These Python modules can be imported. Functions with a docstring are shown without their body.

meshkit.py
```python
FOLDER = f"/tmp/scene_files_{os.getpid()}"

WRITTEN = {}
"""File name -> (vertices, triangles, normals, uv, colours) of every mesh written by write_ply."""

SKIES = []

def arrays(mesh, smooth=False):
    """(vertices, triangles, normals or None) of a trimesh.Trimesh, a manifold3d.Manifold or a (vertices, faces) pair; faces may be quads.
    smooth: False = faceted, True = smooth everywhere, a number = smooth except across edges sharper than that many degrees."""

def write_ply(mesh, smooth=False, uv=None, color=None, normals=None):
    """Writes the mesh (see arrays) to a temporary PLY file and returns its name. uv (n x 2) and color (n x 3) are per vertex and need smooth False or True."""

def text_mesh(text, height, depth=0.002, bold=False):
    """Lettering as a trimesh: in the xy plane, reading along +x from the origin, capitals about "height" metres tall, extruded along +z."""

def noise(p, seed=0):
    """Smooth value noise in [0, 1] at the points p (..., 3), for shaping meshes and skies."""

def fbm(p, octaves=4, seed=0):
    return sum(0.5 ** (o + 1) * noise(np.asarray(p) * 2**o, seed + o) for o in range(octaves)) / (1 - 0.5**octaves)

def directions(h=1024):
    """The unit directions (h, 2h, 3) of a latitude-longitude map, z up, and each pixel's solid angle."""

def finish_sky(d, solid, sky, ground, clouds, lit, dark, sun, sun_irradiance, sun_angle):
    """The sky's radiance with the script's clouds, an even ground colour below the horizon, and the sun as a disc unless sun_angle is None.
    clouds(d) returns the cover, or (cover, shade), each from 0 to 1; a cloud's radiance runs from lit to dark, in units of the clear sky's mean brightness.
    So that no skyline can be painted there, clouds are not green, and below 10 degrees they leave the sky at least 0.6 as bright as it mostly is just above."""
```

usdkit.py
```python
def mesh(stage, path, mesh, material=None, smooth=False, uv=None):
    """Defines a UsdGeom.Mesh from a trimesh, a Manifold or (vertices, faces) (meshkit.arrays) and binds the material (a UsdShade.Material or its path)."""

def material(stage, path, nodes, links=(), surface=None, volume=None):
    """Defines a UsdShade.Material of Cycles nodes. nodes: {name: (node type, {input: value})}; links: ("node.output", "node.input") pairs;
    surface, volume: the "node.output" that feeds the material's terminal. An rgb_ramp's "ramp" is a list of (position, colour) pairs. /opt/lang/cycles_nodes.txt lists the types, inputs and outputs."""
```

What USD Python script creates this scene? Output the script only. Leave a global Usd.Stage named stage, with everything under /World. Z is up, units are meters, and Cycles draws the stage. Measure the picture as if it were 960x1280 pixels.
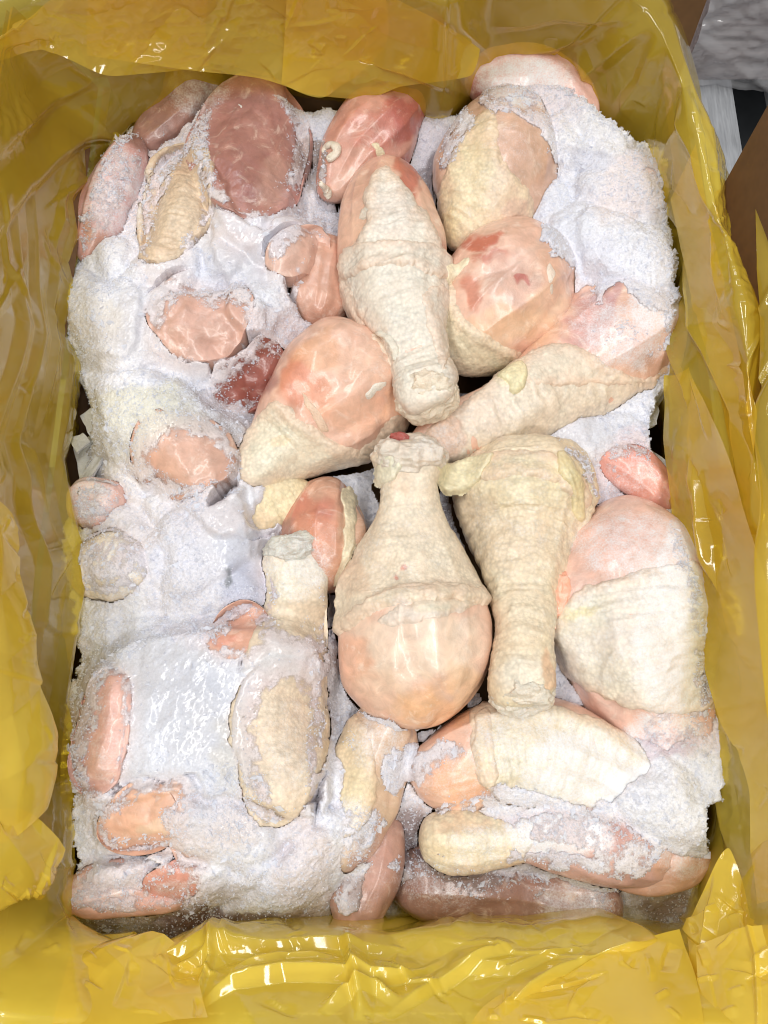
import math, numpy as np, trimesh, usdkit, meshkit
from scipy import ndimage as ndi
from scipy.interpolate import PchipInterpolator, RBFInterpolator, CubicSpline
from pxr import Usd, UsdGeom, UsdLux, UsdShade, Gf, Sdf, Vt

stage = Usd.Stage.CreateInMemory()
UsdGeom.SetStageUpAxis(stage, 'Z'); UsdGeom.SetStageMetersPerUnit(stage, 1.0)
UsdGeom.Xform.Define(stage, '/World'); UsdGeom.Scope.Define(stage, '/World/Looks')

# ---------------------------------------------------------------- camera, light, exposure
W, H_ = 960.0, 1280.0
TILT, DIST, FPX = math.radians(18), 0.46, 1065.0
CAM = np.array([0, -DIST*math.sin(TILT), DIST*math.cos(TILT)])
FWD = np.array([0, math.sin(TILT), -math.cos(TILT)]); UP = np.array([0, math.cos(TILT), math.sin(TILT)]); RT = np.array([1.0, 0, 0])
cam = UsdGeom.Camera.Define(stage, '/World/camera')
cam.CreateHorizontalApertureAttr(24.0); cam.CreateVerticalApertureAttr(32.0); cam.CreateFocalLengthAttr(24.0*FPX/W)
cam.CreateClippingRangeAttr((0.02, 100.0))
m4 = Gf.Matrix4d(1)
for r, vec in enumerate((RT, UP, -FWD, CAM)):
    m4.SetRow(r, Gf.Vec4d(*map(float, vec), 1.0 if r == 3 else 0.0))
cam.AddTransformOp().Set(m4)
cam.CreateExposureAttr(-0.05)

def lamp(name, loc, size, power, color=(1, 1, 1), aim=(0, 0, 0)):
    l = UsdLux.RectLight.Define(stage, '/World/' + name)
    l.CreateWidthAttr(size[0]); l.CreateHeightAttr(size[1]); l.CreateIntensityAttr(power); l.CreateColorAttr(Gf.Vec3f(*color))
    loc, aim = np.array(loc, float), np.array(aim, float)
    z = loc - aim; z /= np.linalg.norm(z); x = np.cross([0, 1, 0.02], z); x /= np.linalg.norm(x); y = np.cross(z, x)
    m = Gf.Matrix4d(1)
    for r, vec in enumerate((x, y, z, loc)): m.SetRow(r, Gf.Vec4d(*map(float, vec), 1.0 if r == 3 else 0.0))
    l.AddTransformOp().Set(m)
    return l
# ceiling strip lamps of the store room, several metres up
lamp('ceiling_lamp', (0.7, -0.9, 3.0), (0.35, 3.0), 17.0, (1.0, 0.985, 0.95), (0.7, -0.9, 0))
lamp('ceiling_lamp_001', (-1.3, 0.2, 3.0), (0.35, 3.0), 17.0, (1.0, 0.985, 0.95), (-1.3, 0.2, 0))
lamp('ceiling_lamp_002', (0.0, 2.6, 3.0), (3.0, 0.3), 9.0, (0.96, 0.98, 1.0), (0, 2.6, 0))
lamp('ceiling_lamp_003', (0.2, -2.6, 3.0), (3.0, 0.3), 17.0, (1.0, 0.985, 0.95), (0.2, -2.6, 0))
dome = UsdLux.DomeLight.Define(stage, '/World/room_light')
dm = usdkit.material(stage, '/World/Looks/room_light', {'b': ('background_shader', {'color': (0.93, 0.95, 1.0), 'strength': 0.30})}, [], surface='b.background')
UsdShade.MaterialBindingAPI.Apply(dome.GetPrim()).Bind(dm)

# ---------------------------------------------------------------- helpers
def P(u, v, z):
    """point of the place seen at (u, v) of the photograph, at height z (metres)"""
    u, v, z = np.broadcast_arrays(np.asarray(u, float), np.asarray(v, float), np.asarray(z, float))
    d = FWD*FPX + RT*(u[..., None]-W/2) + UP*(H_/2-v[..., None])
    t = (z-CAM[2])/d[..., 2]
    return CAM + d*t[..., None]

def proj(p):
    q = np.asarray(p) - CAM
    k = FPX/(q@FWD)
    return np.stack([W/2 + (q@RT)*k, H_/2 - (q@UP)*k], -1)

def depth(p): return (np.asarray(p)-CAM)@FWD
def sst(a, b, x):
    t = np.clip((x-a)/(b-a), 0, 1); return t*t*(3-2*t)
def lin(c):
    c = np.asarray(c, float)/255
    return np.where(c < 0.04045, c/12.92, ((c+0.055)/1.055)**2.4)
def nz(p, scale, seed=0):
    """noise in -1..1 of points (...,2 or 3); scale in cycles per unit"""
    p = np.asarray(p, float)*scale
    if p.shape[-1] == 2: p = np.concatenate([p, np.full(p.shape[:-1]+(1,), 0.37+seed*3.1)], -1)
    return 2*meshkit.noise(p, seed)-1
def fb(p, scale, octs=3, seed=0):
    return sum(0.5**o*nz(p, scale*2**o, seed+o*7) for o in range(octs))/(2-0.5**(octs-1))
def ridge(p, scale, octs=2, seed=0):
    return sum(0.5**o*(1-2*np.abs(nz(p, scale*2**o, seed+o*5))) for o in range(octs))/(2-0.5**(octs-1))

def chaikin(poly, n=2):
    p = np.asarray(poly, float)
    for _ in range(n):
        q = np.roll(p, -1, 0)
        p = np.stack([0.75*p+0.25*q, 0.25*p+0.75*q], 1).reshape(-1, 2)
    return p
def sdp(pts, poly, pad=40.0, smooth=1):
    """signed distance (inside positive) of points (...,2) to a polygon, -pad far away"""
    poly = chaikin(poly, smooth)
    sh = pts.shape[:-1]; q = pts.reshape(-1, 2)
    out = np.full(len(q), -pad)
    lo, hi = poly.min(0)-pad, poly.max(0)+pad
    k = np.nonzero(((q > lo) & (q < hi)).all(1))[0]
    if not len(k): return out.reshape(sh)
    x = q[k]; d2 = np.full(len(k), 1e12); ins = np.zeros(len(k), bool)
    for a, b in zip(poly, np.roll(poly, -1, 0)):
        e = b-a; w = x-a
        t = np.clip((w@e)/max(e@e, 1e-9), 0, 1)
        d2 = np.minimum(d2, ((w-t[:, None]*e)**2).sum(1))
        c = (a[1] > x[:, 1]) != (b[1] > x[:, 1])
        ins ^= c & (x[:, 0] < e[0]*(x[:, 1]-a[1])/(e[1] if e[1] else 1e-9)+a[0])
    d = np.sqrt(d2)
    out[k] = np.where(ins, d, -np.minimum(d, pad))
    return out.reshape(sh)

used = {}
def numbered(path):
    n = used.get(path, 0); used[path] = n+1
    return path if n == 0 else f'{path}_{n:03d}'
def meta(prim, **kw):
    for k, v in kw.items():
        if v: prim.SetCustomDataByKey(k, v)
def thing(name, label, cat, base=(0, 0, 0), group=None, kind=None):
    x = UsdGeom.Xform.Define(stage, numbered('/World/'+name)); x.AddTranslateOp().Set(Gf.Vec3d(*map(float, base)))
    meta(x.GetPrim(), label=label, category=cat, group=group, kind=kind)
    return (str(x.GetPath()), np.array(base, float))
def put(parent, name, mesh, mat, smooth=True, prim=None, label=None, kind=None):
    """one Mesh prim under a thing (path, base) or at top level; prim: vertex primvars"""
    path, base = parent if parent else ('/World', np.zeros(3))
    v, f = mesh if isinstance(mesh, tuple) else (np.array(mesh.vertices), np.array(mesh.faces))
    m = usdkit.mesh(stage, numbered(path+'/'+name), (np.asarray(v)-base, f), mat, smooth=smooth)
    for k, a in (prim or {}).items():
        a = np.asarray(a, np.float32)
        if a.ndim == 2: UsdGeom.PrimvarsAPI(m).CreatePrimvar(k, Sdf.ValueTypeNames.Color3fArray, 'vertex').Set(Vt.Vec3fArray.FromNumpy(a))
        else: UsdGeom.PrimvarsAPI(m).CreatePrimvar(k, Sdf.ValueTypeNames.FloatArray, 'vertex').Set(Vt.FloatArray.FromNumpy(a))
    meta(m.GetPrim(), label=label, kind=kind)
    return (str(m.GetPath()), base)

def grid_faces(n, m, wrap=False, keep=None):
    i, j = np.meshgrid(np.arange(n-1), np.arange(m if wrap else m-1), indexing='ij')
    a = i*m+j; b = i*m+(j+1) % m; c = (i+1)*m+(j+1) % m; d = (i+1)*m+j
    q = np.stack([a, b, c, d], -1).reshape(-1, 4)
    if keep is not None:
        k = keep.reshape(-1); q = q[k[q].any(1)]
    return np.vstack([q[:, [0, 1, 2]], q[:, [0, 2, 3]]])
def compact(v, f, prim):
    u, inv = np.unique(f, return_inverse=True)
    return v[u], inv.reshape(f.shape), {k: a[u] for k, a in prim.items()}
def gnormals(X):
    a = np.gradient(X, axis=0); b = np.gradient(X, axis=1)
    n = np.cross(a, b); return n/np.maximum(np.linalg.norm(n, axis=-1, keepdims=True), 1e-12)

# ---------------------------------------------------------------- materials
def M(name, nodes, links, surface, volume=None): return usdkit.material(stage, '/World/Looks/'+name, nodes, links, surface=surface)

def flesh(name, rough, pimple, pd, fine, fd, sss, mottle, pfac=0.4, fascia=0.0, coat=0.0):
    """vertex colour 'tone' broken up by mottling, dusted with frost where primvar 'frost' says"""
    return M(name, {
        'g': ('geometry', {}), 'c': ('attribute', {'attribute': 'tone'}), 'fr': ('attribute', {'attribute': 'frost'}),
        'n2': ('noise_texture', {'scale': 120.0, 'detail': 5.0, 'roughness': 0.65, 'distortion': 0.6}),
        'n4': ('noise_texture', {'scale': 48.0, 'detail': 3.0, 'roughness': 0.6, 'distortion': 1.0}),
        'r2': ('map_range', {'from_min': 0.3, 'from_max': 0.7, 'to_min': 1-mottle, 'to_max': 1+mottle*0.7}),
        'r4': ('map_range', {'from_min': 0.32, 'from_max': 0.68, 'to_min': 0.0, 'to_max': 1.0}),
        'wr': ('mix_color', {'a': (1.04, 0.97, 0.92), 'b': (1.03, 1.02, 1.0)}), 'mw': ('mix_color', {'blend_type': 'multiply', 'fac': 1.0}),
        'mul': ('mix_color', {'blend_type': 'multiply', 'fac': 1.0}), 'cc': ('combine_color', {}),
        'n3': ('noise_texture', {'scale': 1000.0, 'detail': 3.0, 'roughness': 0.7}), 'n5': ('noise_texture', {'scale': 170.0, 'detail': 3.0, 'roughness': 0.6}),
        'a0': ('math', {'math_type': 'multiply_add', 'value2': 0.7}), 'add': ('math', {'math_type': 'multiply_add', 'value2': 1.5}), 'th': ('map_range', {'range_type': 'smoothstep', 'from_min': 1.0, 'from_max': 1.9}),
        'mx': ('mix_color', {'b': (0.79, 0.80, 0.83)}), 'pr': ('map_range', {'from_min': 0.15, 'from_max': 0.65, 'to_min': 1.09, 'to_max': 0.87}), 'pf': ('map_range', {'from_min': 0.3, 'from_max': 0.6, 'to_min': 0.4*pfac, 'to_max': pfac}), 'pc': ('combine_color', {}), 'pm': ('mix_color', {'blend_type': 'multiply', 'fac': pfac}), 'n6': ('noise_texture', {'scale': 52.0, 'detail': 6.0, 'roughness': 0.68, 'distortion': 1.8}), 'fs': ('map_range', {'range_type': 'smoothstep', 'from_min': 0.52, 'from_max': 0.74, 'to_min': 0.0, 'to_max': fascia}), 'fx': ('mix_color', {'blend_type': 'screen', 'b': (0.42, 0.36, 0.31)}),
        'vo': ('voronoi_texture', {'feature': 'smooth_f1', 'scale': pimple, 'randomness': 1.0, 'smoothness': 0.6}),
        'b1': ('bump', {'invert': True, 'distance': pd, 'strength': 1.0}),
        'n1': ('noise_texture', {'scale': fine, 'detail': 4.0, 'roughness': 0.6}),
        'h2': ('math', {'math_type': 'multiply_add', 'value2': 1.2}),
        'bp': ('bump', {'distance': fd, 'strength': 1.0}),
        'rr': ('mix_float', {'a': rough, 'b': 0.65}),
        'p': ('principled_bsdf', {'subsurface_weight': sss, 'subsurface_scale': 0.003, 'subsurface_radius': (1.0, 0.5, 0.35), 'subsurface_method': 'burley', 'specular_ior_level': 0.5, 'coat_weight': coat, 'coat_roughness': 0.13})},
        [('g.position', n+'.vector') for n in ('n6', 'n1', 'n2', 'n3', 'n4', 'n5', 'vo')] +
        [('n2.fac', 'r2.value'), ('r2.result', 'cc.r'), ('r2.result', 'cc.g'), ('r2.result', 'cc.b'), ('n4.fac', 'r4.value'), ('r4.result', 'wr.fac'), ('n6.fac', 'fs.value'), ('fs.result', 'fx.fac'), ('c.color', 'fx.a'), ('fx.result', 'mw.a'), ('wr.result', 'mw.b'), ('mw.result', 'mul.a'), ('cc.color', 'mul.b'),
         ('n5.fac', 'a0.value1'), ('n3.fac', 'a0.value3'), ('fr.fac', 'add.value1'), ('a0.value', 'add.value3'), ('add.value', 'th.value'), ('th.result', 'mx.fac'), ('n4.fac', 'pf.value'), ('pf.result', 'pm.fac'), ('pf.result', 'b1.strength'), ('vo.distance', 'pr.value'), ('pr.result', 'pc.r'), ('pr.result', 'pc.g'), ('pr.result', 'pc.b'), ('mul.result', 'pm.a'), ('pc.color', 'pm.b'), ('pm.result', 'mx.a'), ('mx.result', 'p.base_color'),
         ('vo.distance', 'b1.height'), ('n3.fac', 'h2.value1'), ('n1.fac', 'h2.value3'), ('h2.value', 'bp.height'), ('b1.normal', 'bp.normal'), ('bp.normal', 'p.normal'), ('th.result', 'rr.fac'), ('rr.result', 'p.roughness')], 'p.BSDF')
MEAT = flesh('meat', 0.27, 120.0, 0.00012, 330.0, 0.00014, 0.12, 0.18, 0.4, 1.0, 0.38)
SKIN = flesh('skin', 0.33, 520.0, 0.00017, 620.0, 0.00024, 0.12, 0.13, 1.0, 0.0, 0.12)
CART = flesh('cartilage', 0.32, 240.0, 0.001, 400.0, 0.0006, 0.25, 0.12)

ICE = M('frost', {
    'g': ('geometry', {}), 'c': ('attribute', {'attribute': 'tone'}), 'gl': ('attribute', {'attribute': 'gloss'}),
    'n1': ('noise_texture', {'scale': 900.0, 'detail': 4.0, 'roughness': 0.8}),
    'n2': ('noise_texture', {'scale': 140.0, 'detail': 5.0, 'roughness': 0.7}),
    'r2': ('map_range', {'from_min': 0.25, 'from_max': 0.7, 'to_min': 0.92, 'to_max': 1.03}), 'cc': ('combine_color', {}),
    'cw': ('math', {'math_type': 'multiply', 'value2': 0.55}), 'al': ('attribute', {'attribute': 'cover'}), 'am': ('math', {'math_type': 'multiply_add', 'value2': 0.9}), 'as': ('map_range', {'range_type': 'smoothstep', 'from_min': 0.52, 'from_max': 1.0}), 'tr': ('transparent_bsdf', {'color': (1, 1, 1)}), 'mxs': ('mix_closure', {}),
    'mul': ('mix_color', {'blend_type': 'multiply', 'fac': 1.0}),
    'vo': ('voronoi_texture', {'scale': 520.0, 'randomness': 1.0}),
    'ad': ('math', {'math_type': 'add'}),
    'r1': ('map_range', {'from_min': 0.3, 'from_max': 0.62, 'to_min': 0.86, 'to_max': 1.04}), 'c1': ('combine_color', {}), 'mu1': ('mix_color', {'blend_type': 'multiply', 'fac': 1.0}), 'inv': ('map_range', {'from_min': 0.0, 'from_max': 1.0, 'to_min': 1.0, 'to_max': 0.12}),
    'bp': ('bump', {'distance': 0.00045}),
    'rr': ('mix_float', {'a': 0.5, 'b': 0.16}),
    'p': ('principled_bsdf', {'subsurface_weight': 0.35, 'subsurface_scale': 0.004, 'subsurface_radius': (0.8, 0.9, 1.0), 'subsurface_method': 'burley', 'coat_roughness': 0.09, 'ior': 1.31, 'specular_ior_level': 0.5})},
    [('g.position', 'n1.vector'), ('g.position', 'n2.vector'), ('g.position', 'vo.vector'), ('n2.fac', 'r2.value'), ('r2.result', 'cc.r'), ('r2.result', 'cc.g'), ('r2.result', 'cc.b'),
     ('c.color', 'mul.a'), ('cc.color', 'mul.b'), ('n1.fac', 'r1.value'), ('r1.result', 'c1.r'), ('r1.result', 'c1.g'), ('r1.result', 'c1.b'), ('mul.result', 'mu1.a'), ('c1.color', 'mu1.b'), ('mu1.result', 'p.base_color'), ('n1.fac', 'ad.value1'), ('vo.distance', 'ad.value2'), ('ad.value', 'bp.height'),
     ('cw.value', 'p.coat_weight'), ('gl.fac', 'cw.value1'), ('gl.fac', 'inv.value'), ('inv.result', 'bp.strength'), ('bp.normal', 'p.normal'), ('gl.fac', 'rr.fac'), ('rr.result', 'p.roughness'), ('n1.fac', 'am.value1'), ('al.fac', 'am.value3'), ('am.value', 'as.value'), ('as.result', 'mxs.fac'), ('tr.BSDF', 'mxs.closure1'), ('p.BSDF', 'mxs.closure2')], 'mxs.closure')
CRYS = M('ice_crystal', {'d': ('principled_bsdf', {'base_color': (0.88, 0.9, 0.95), 'roughness': 0.2, 'ior': 1.31}), 't': ('transparent_bsdf', {'color': (0.95, 0.96, 1)}), 'm': ('mix_closure', {'fac': 0.45})},
         [('t.BSDF', 'm.closure1'), ('d.BSDF', 'm.closure2')], 'm.closure')

def film(name, tint, body, see=0.42, trans=0.55, rough=0.16):
    return M(name, {
        'g': ('geometry', {}), 'n': ('noise_texture', {'scale': 130.0, 'detail': 2.0, 'roughness': 0.5}), 'n2': ('noise_texture', {'scale': 22.0, 'detail': 4.0, 'roughness': 0.6}),
        'bp': ('bump', {'distance': 0.0004, 'strength': 0.25}), 'rg': ('map_range', {'from_min': 0.3, 'from_max': 0.7, 'to_min': rough*0.7, 'to_max': rough*1.7}),
        'cl': ('mix_color', {'blend_type': 'multiply', 'a': body}), 'cr': ('rgb_ramp', {'ramp': [(0.3, (0.82, 0.74, 0.7)), (0.7, (1.0, 1.0, 1.0))]}),
        't': ('transparent_bsdf', {'color': tint}), 'd': ('diffuse_bsdf', {}), 'l': ('translucent_bsdf', {}),
        'la': ('attribute', {'attribute': 'layers'}), 'lt': ('mix_float', {'a': trans, 'b': trans*0.45}), 'ls': ('mix_float', {'a': 1-see, 'b': 1-see*0.3}), 'm1': ('mix_closure', {}), 'm2': ('mix_closure', {}),
        'f': ('layer_weight', {'blend': 0.5}), 'p5': ('math', {'math_type': 'power', 'value2': 4.0}), 'fm': ('math', {'math_type': 'multiply_add', 'value2': 0.85, 'value3': 0.055}), 's': ('glossy_bsdf', {'color': (1, 1, 1), 'distribution': 'ggx'}), 'm3': ('mix_closure', {})},
        [('la.fac', 'lt.fac'), ('la.fac', 'ls.fac'), ('lt.result', 'm1.fac'), ('ls.result', 'm2.fac'), ('g.position', 'n.vector'), ('g.position', 'n2.vector'), ('n.fac', 'bp.height'), ('bp.normal', 's.normal'), ('n2.fac', 'rg.value'), ('rg.result', 's.roughness'),
         ('n2.fac', 'cr.fac'), ('cr.color', 'cl.b'), ('cl.result', 'd.color'), ('cl.result', 'l.color'),
         ('d.BSDF', 'm1.closure1'), ('l.BSDF', 'm1.closure2'), ('t.BSDF', 'm2.closure1'), ('m1.closure', 'm2.closure2'), ('f.facing', 'p5.value1'), ('p5.value', 'fm.value1'), ('fm.value', 'm3.fac'), ('m2.closure', 'm3.closure1'), ('s.BSDF', 'm3.closure2')], 'm3.closure')
FILM = film('yellow_film', (0.97, 0.84, 0.18), (0.98, 0.745, 0.09), see=0.52, trans=0.5, rough=0.09)
CLEAR = film('stretch_film', (0.95, 0.96, 0.98), (0.75, 0.77, 0.8), see=0.6, trans=0.3, rough=0.08)

def plain(name, col, var, scale, rough, bump=0.0005, stretch=(1, 1, 1), bscale=None):
    return M(name, {'g': ('geometry', {}), 'mp': ('mapping', {'scale': stretch}), 'n': ('noise_texture', {'scale': scale, 'detail': 5.0, 'roughness': 0.65}),
        'r': ('rgb_ramp', {'ramp': [(0.25, tuple(np.array(col)*(1-var))), (0.75, tuple(np.array(col)*(1+var)))]}), 'bp': ('bump', {'distance': bump, 'strength': 0.6}),
        'p': ('principled_bsdf', {'roughness': rough})},
        [('g.position', 'mp.vector'), ('mp.vector', 'n.vector'), ('n.fac', 'r.fac'), ('r.color', 'p.base_color'), ('n.fac', 'bp.height'), ('bp.normal', 'p.normal')], 'p.BSDF')
CARD = plain('cardboard', (0.15, 0.078, 0.032), 0.16, 120.0, 0.85, 0.0002, (1, 1, 1))
CARDEDGE = plain('cardboard_edge', (0.36, 0.21, 0.1), 0.2, 90.0, 0.85)
SLAT = plain('grey_timber', (0.30, 0.31, 0.33), 0.3, 60.0, 0.65, 0.0008, (6, 0.5, 6))
FLOOR = plain('dark_concrete', (0.05, 0.055, 0.06), 0.4, 14.0, 0.7, 0.0006)
GOODS = plain('packed_goods', (0.33, 0.26, 0.25), 0.5, 18.0, 0.6, 0.002, (1, 9, 9))

# ---------------------------------------------------------------- colour of flesh and ice where it stands, some shade painted in: (u, v, ru, rv, sRGB, strength)
def tone(px, base, splats, seed=1, pale=None):
    if pale is not None: fix = lambda q: np.asarray(q, float)*(1-pale[1])+np.array(pale[0], float)*pale[1]
    else: fix = lambda q: q
    c = np.broadcast_to(lin(fix(base)), px.shape[:-1]+(3,)).copy()
    w = px + 13*np.stack([nz(px, 0.04, seed), nz(px, 0.04, seed+3)], -1) + 7*np.stack([nz(px, 0.11, seed+5), nz(px, 0.11, seed+8)], -1)
    for u, v, ru, rv, col, k in splats:
        d = ((w[..., 0]-u)/ru)**2 + ((w[..., 1]-v)/rv)**2
        a = k*(1-sst(0.35, 1.25, d))
        c = c*(1-a[..., None]) + lin(fix(col))*a[..., None]
    return c

MEAT_S = [(305, 170, 60, 80, (168, 122, 116), .8), (310, 215, 40, 50, (150, 104, 100), .6), (345, 225, 30, 30, (196, 160, 150), .6), (362, 258, 25, 30, (205, 160, 155), .9),
    (500, 150, 30, 28, (160, 66, 58), .9), (470, 165, 35, 30, (188, 110, 95), .8), (440, 210, 35, 30, (206, 158, 140), .8), (455, 240, 20, 14, (170, 110, 90), .7),
    (508, 225, 18, 34, (176, 78, 60), .85), (440, 240, 28, 34, (222, 182, 160), .7), (445, 290, 25, 30, (228, 190, 160), .6),
    (596, 300, 30, 14, (190, 90, 66), .95), (625, 322, 38, 10, (186, 92, 70), .8), (590, 365, 16, 26, (196, 112, 84), .85), (640, 345, 34, 34, (202, 166, 150), .8), (660, 320, 25, 18, (226, 200, 184), .6), (640, 410, 60, 30, (238, 196, 154), .75), (690, 385, 30, 40, (240, 204, 170), .6), (652, 352, 8, 6, (170, 60, 50), .8),
    (372, 475, 24, 44, (206, 116, 80), .85), (400, 500, 26, 34, (216, 136, 98), .75), (395, 440, 38, 24, (222, 166, 124), .7), (440, 520, 40, 34, (238, 184, 150), .75), (470, 450, 45, 35, (232, 190, 160), .6), (500, 500, 24, 40, (240, 190, 150), .7),
    (385, 640, 40, 26, (186, 100, 74), .9), (395, 670, 40, 25, (204, 128, 96), .7), (450, 660, 22, 45, (206, 170, 140), .8), (355, 670, 16, 22, (140, 92, 80), .7),
    (520, 805, 95, 62, (240, 224, 202), .85), (560, 810, 40, 45, (244, 228, 204), .6), (440, 830, 26, 30, (230, 176, 142), .85), (540, 885, 60, 24, (236, 184, 132), .8), (585, 860, 26, 40, (238, 196, 150), .7), (480, 860, 40, 30, (232, 204, 176), .5),
    (765, 670, 55, 34, (228, 176, 160), .75), (740, 700, 40, 25, (232, 186, 166), .7), (686, 748, 26, 40, (236, 172, 144), .95), (810, 905, 34, 40, (226, 184, 168), .8), (830, 930, 40, 24, (212, 160, 158), .8),
    (572, 975, 46, 30, (240, 182, 142), .95), (740, 405, 34, 46, (192, 140, 138), .85), (757, 370, 12, 30, (176, 124, 126), .8), (790, 430, 40, 30, (218, 178, 168), .7), (815, 455, 24, 20, (186, 140, 112), .7),
    (700, 1030, 60, 22, (196, 158, 154), .8), (760, 1040, 40, 25, (186, 140, 140), .6), (720, 1110, 30, 24, (206, 160, 140), .7), (560, 1110, 90, 40, (120, 84, 70), .85), (850, 1075, 40, 28, (214, 168, 142), .9),  # dark brown of the lowest drumstick is its shadow painted into the meat
    (255, 412, 56, 40, (196, 150, 132), .85), (235, 575, 55, 32, (206, 158, 132), .9), (400, 355, 40, 55, (196, 150, 128), .85), (400, 390, 30, 14, (180, 124, 100), .6), (370, 318, 30, 24, (206, 168, 150), .8), (312, 478, 40, 26, (150, 88, 78), .9),
    (300, 790, 30, 22, (216, 150, 118), .9), (285, 800, 14, 8, (205, 110, 80), .8), (132, 920, 22, 70, (222, 170, 162), .9), (128, 965, 20, 24, (224, 176, 158), .8), (165, 1030, 40, 22, (226, 170, 134), .9), (190, 1035, 26, 14, (232, 214, 180), .8), (265, 1030, 46, 40, (216, 184, 166), .8),
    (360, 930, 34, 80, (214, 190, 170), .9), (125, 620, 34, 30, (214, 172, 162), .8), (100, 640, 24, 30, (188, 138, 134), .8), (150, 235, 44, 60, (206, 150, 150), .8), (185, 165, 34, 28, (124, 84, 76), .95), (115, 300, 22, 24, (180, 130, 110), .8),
    (620, 105, 34, 22, (186, 118, 112), .8), (602, 105, 14, 20, (172, 84, 80), .8), (655, 105, 50, 26, (220, 176, 170), .7), (700, 122, 14, 16, (206, 138, 124), .8), (720, 155, 24, 18, (234, 206, 186), .8), (648, 182, 40, 34, (206, 172, 150), .9), (690, 210, 12, 34, (200, 160, 132), .8), (565, 200, 22, 60, (212, 176, 150), .8),
    (775, 215, 50, 24, (230, 196, 182), .8), (800, 240, 40, 24, (228, 196, 182), .8), (792, 585, 34, 24, (226, 140, 124), .85), (810, 600, 20, 20, (228, 150, 130), .8), (465, 1080, 34, 60, (178, 134, 120), .8), (460, 1130, 30, 30, (150, 108, 92), .7), (130, 1115, 44, 26, (222, 178, 166), .8), (215, 1108, 28, 20, (206, 120, 106), .8)]
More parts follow.
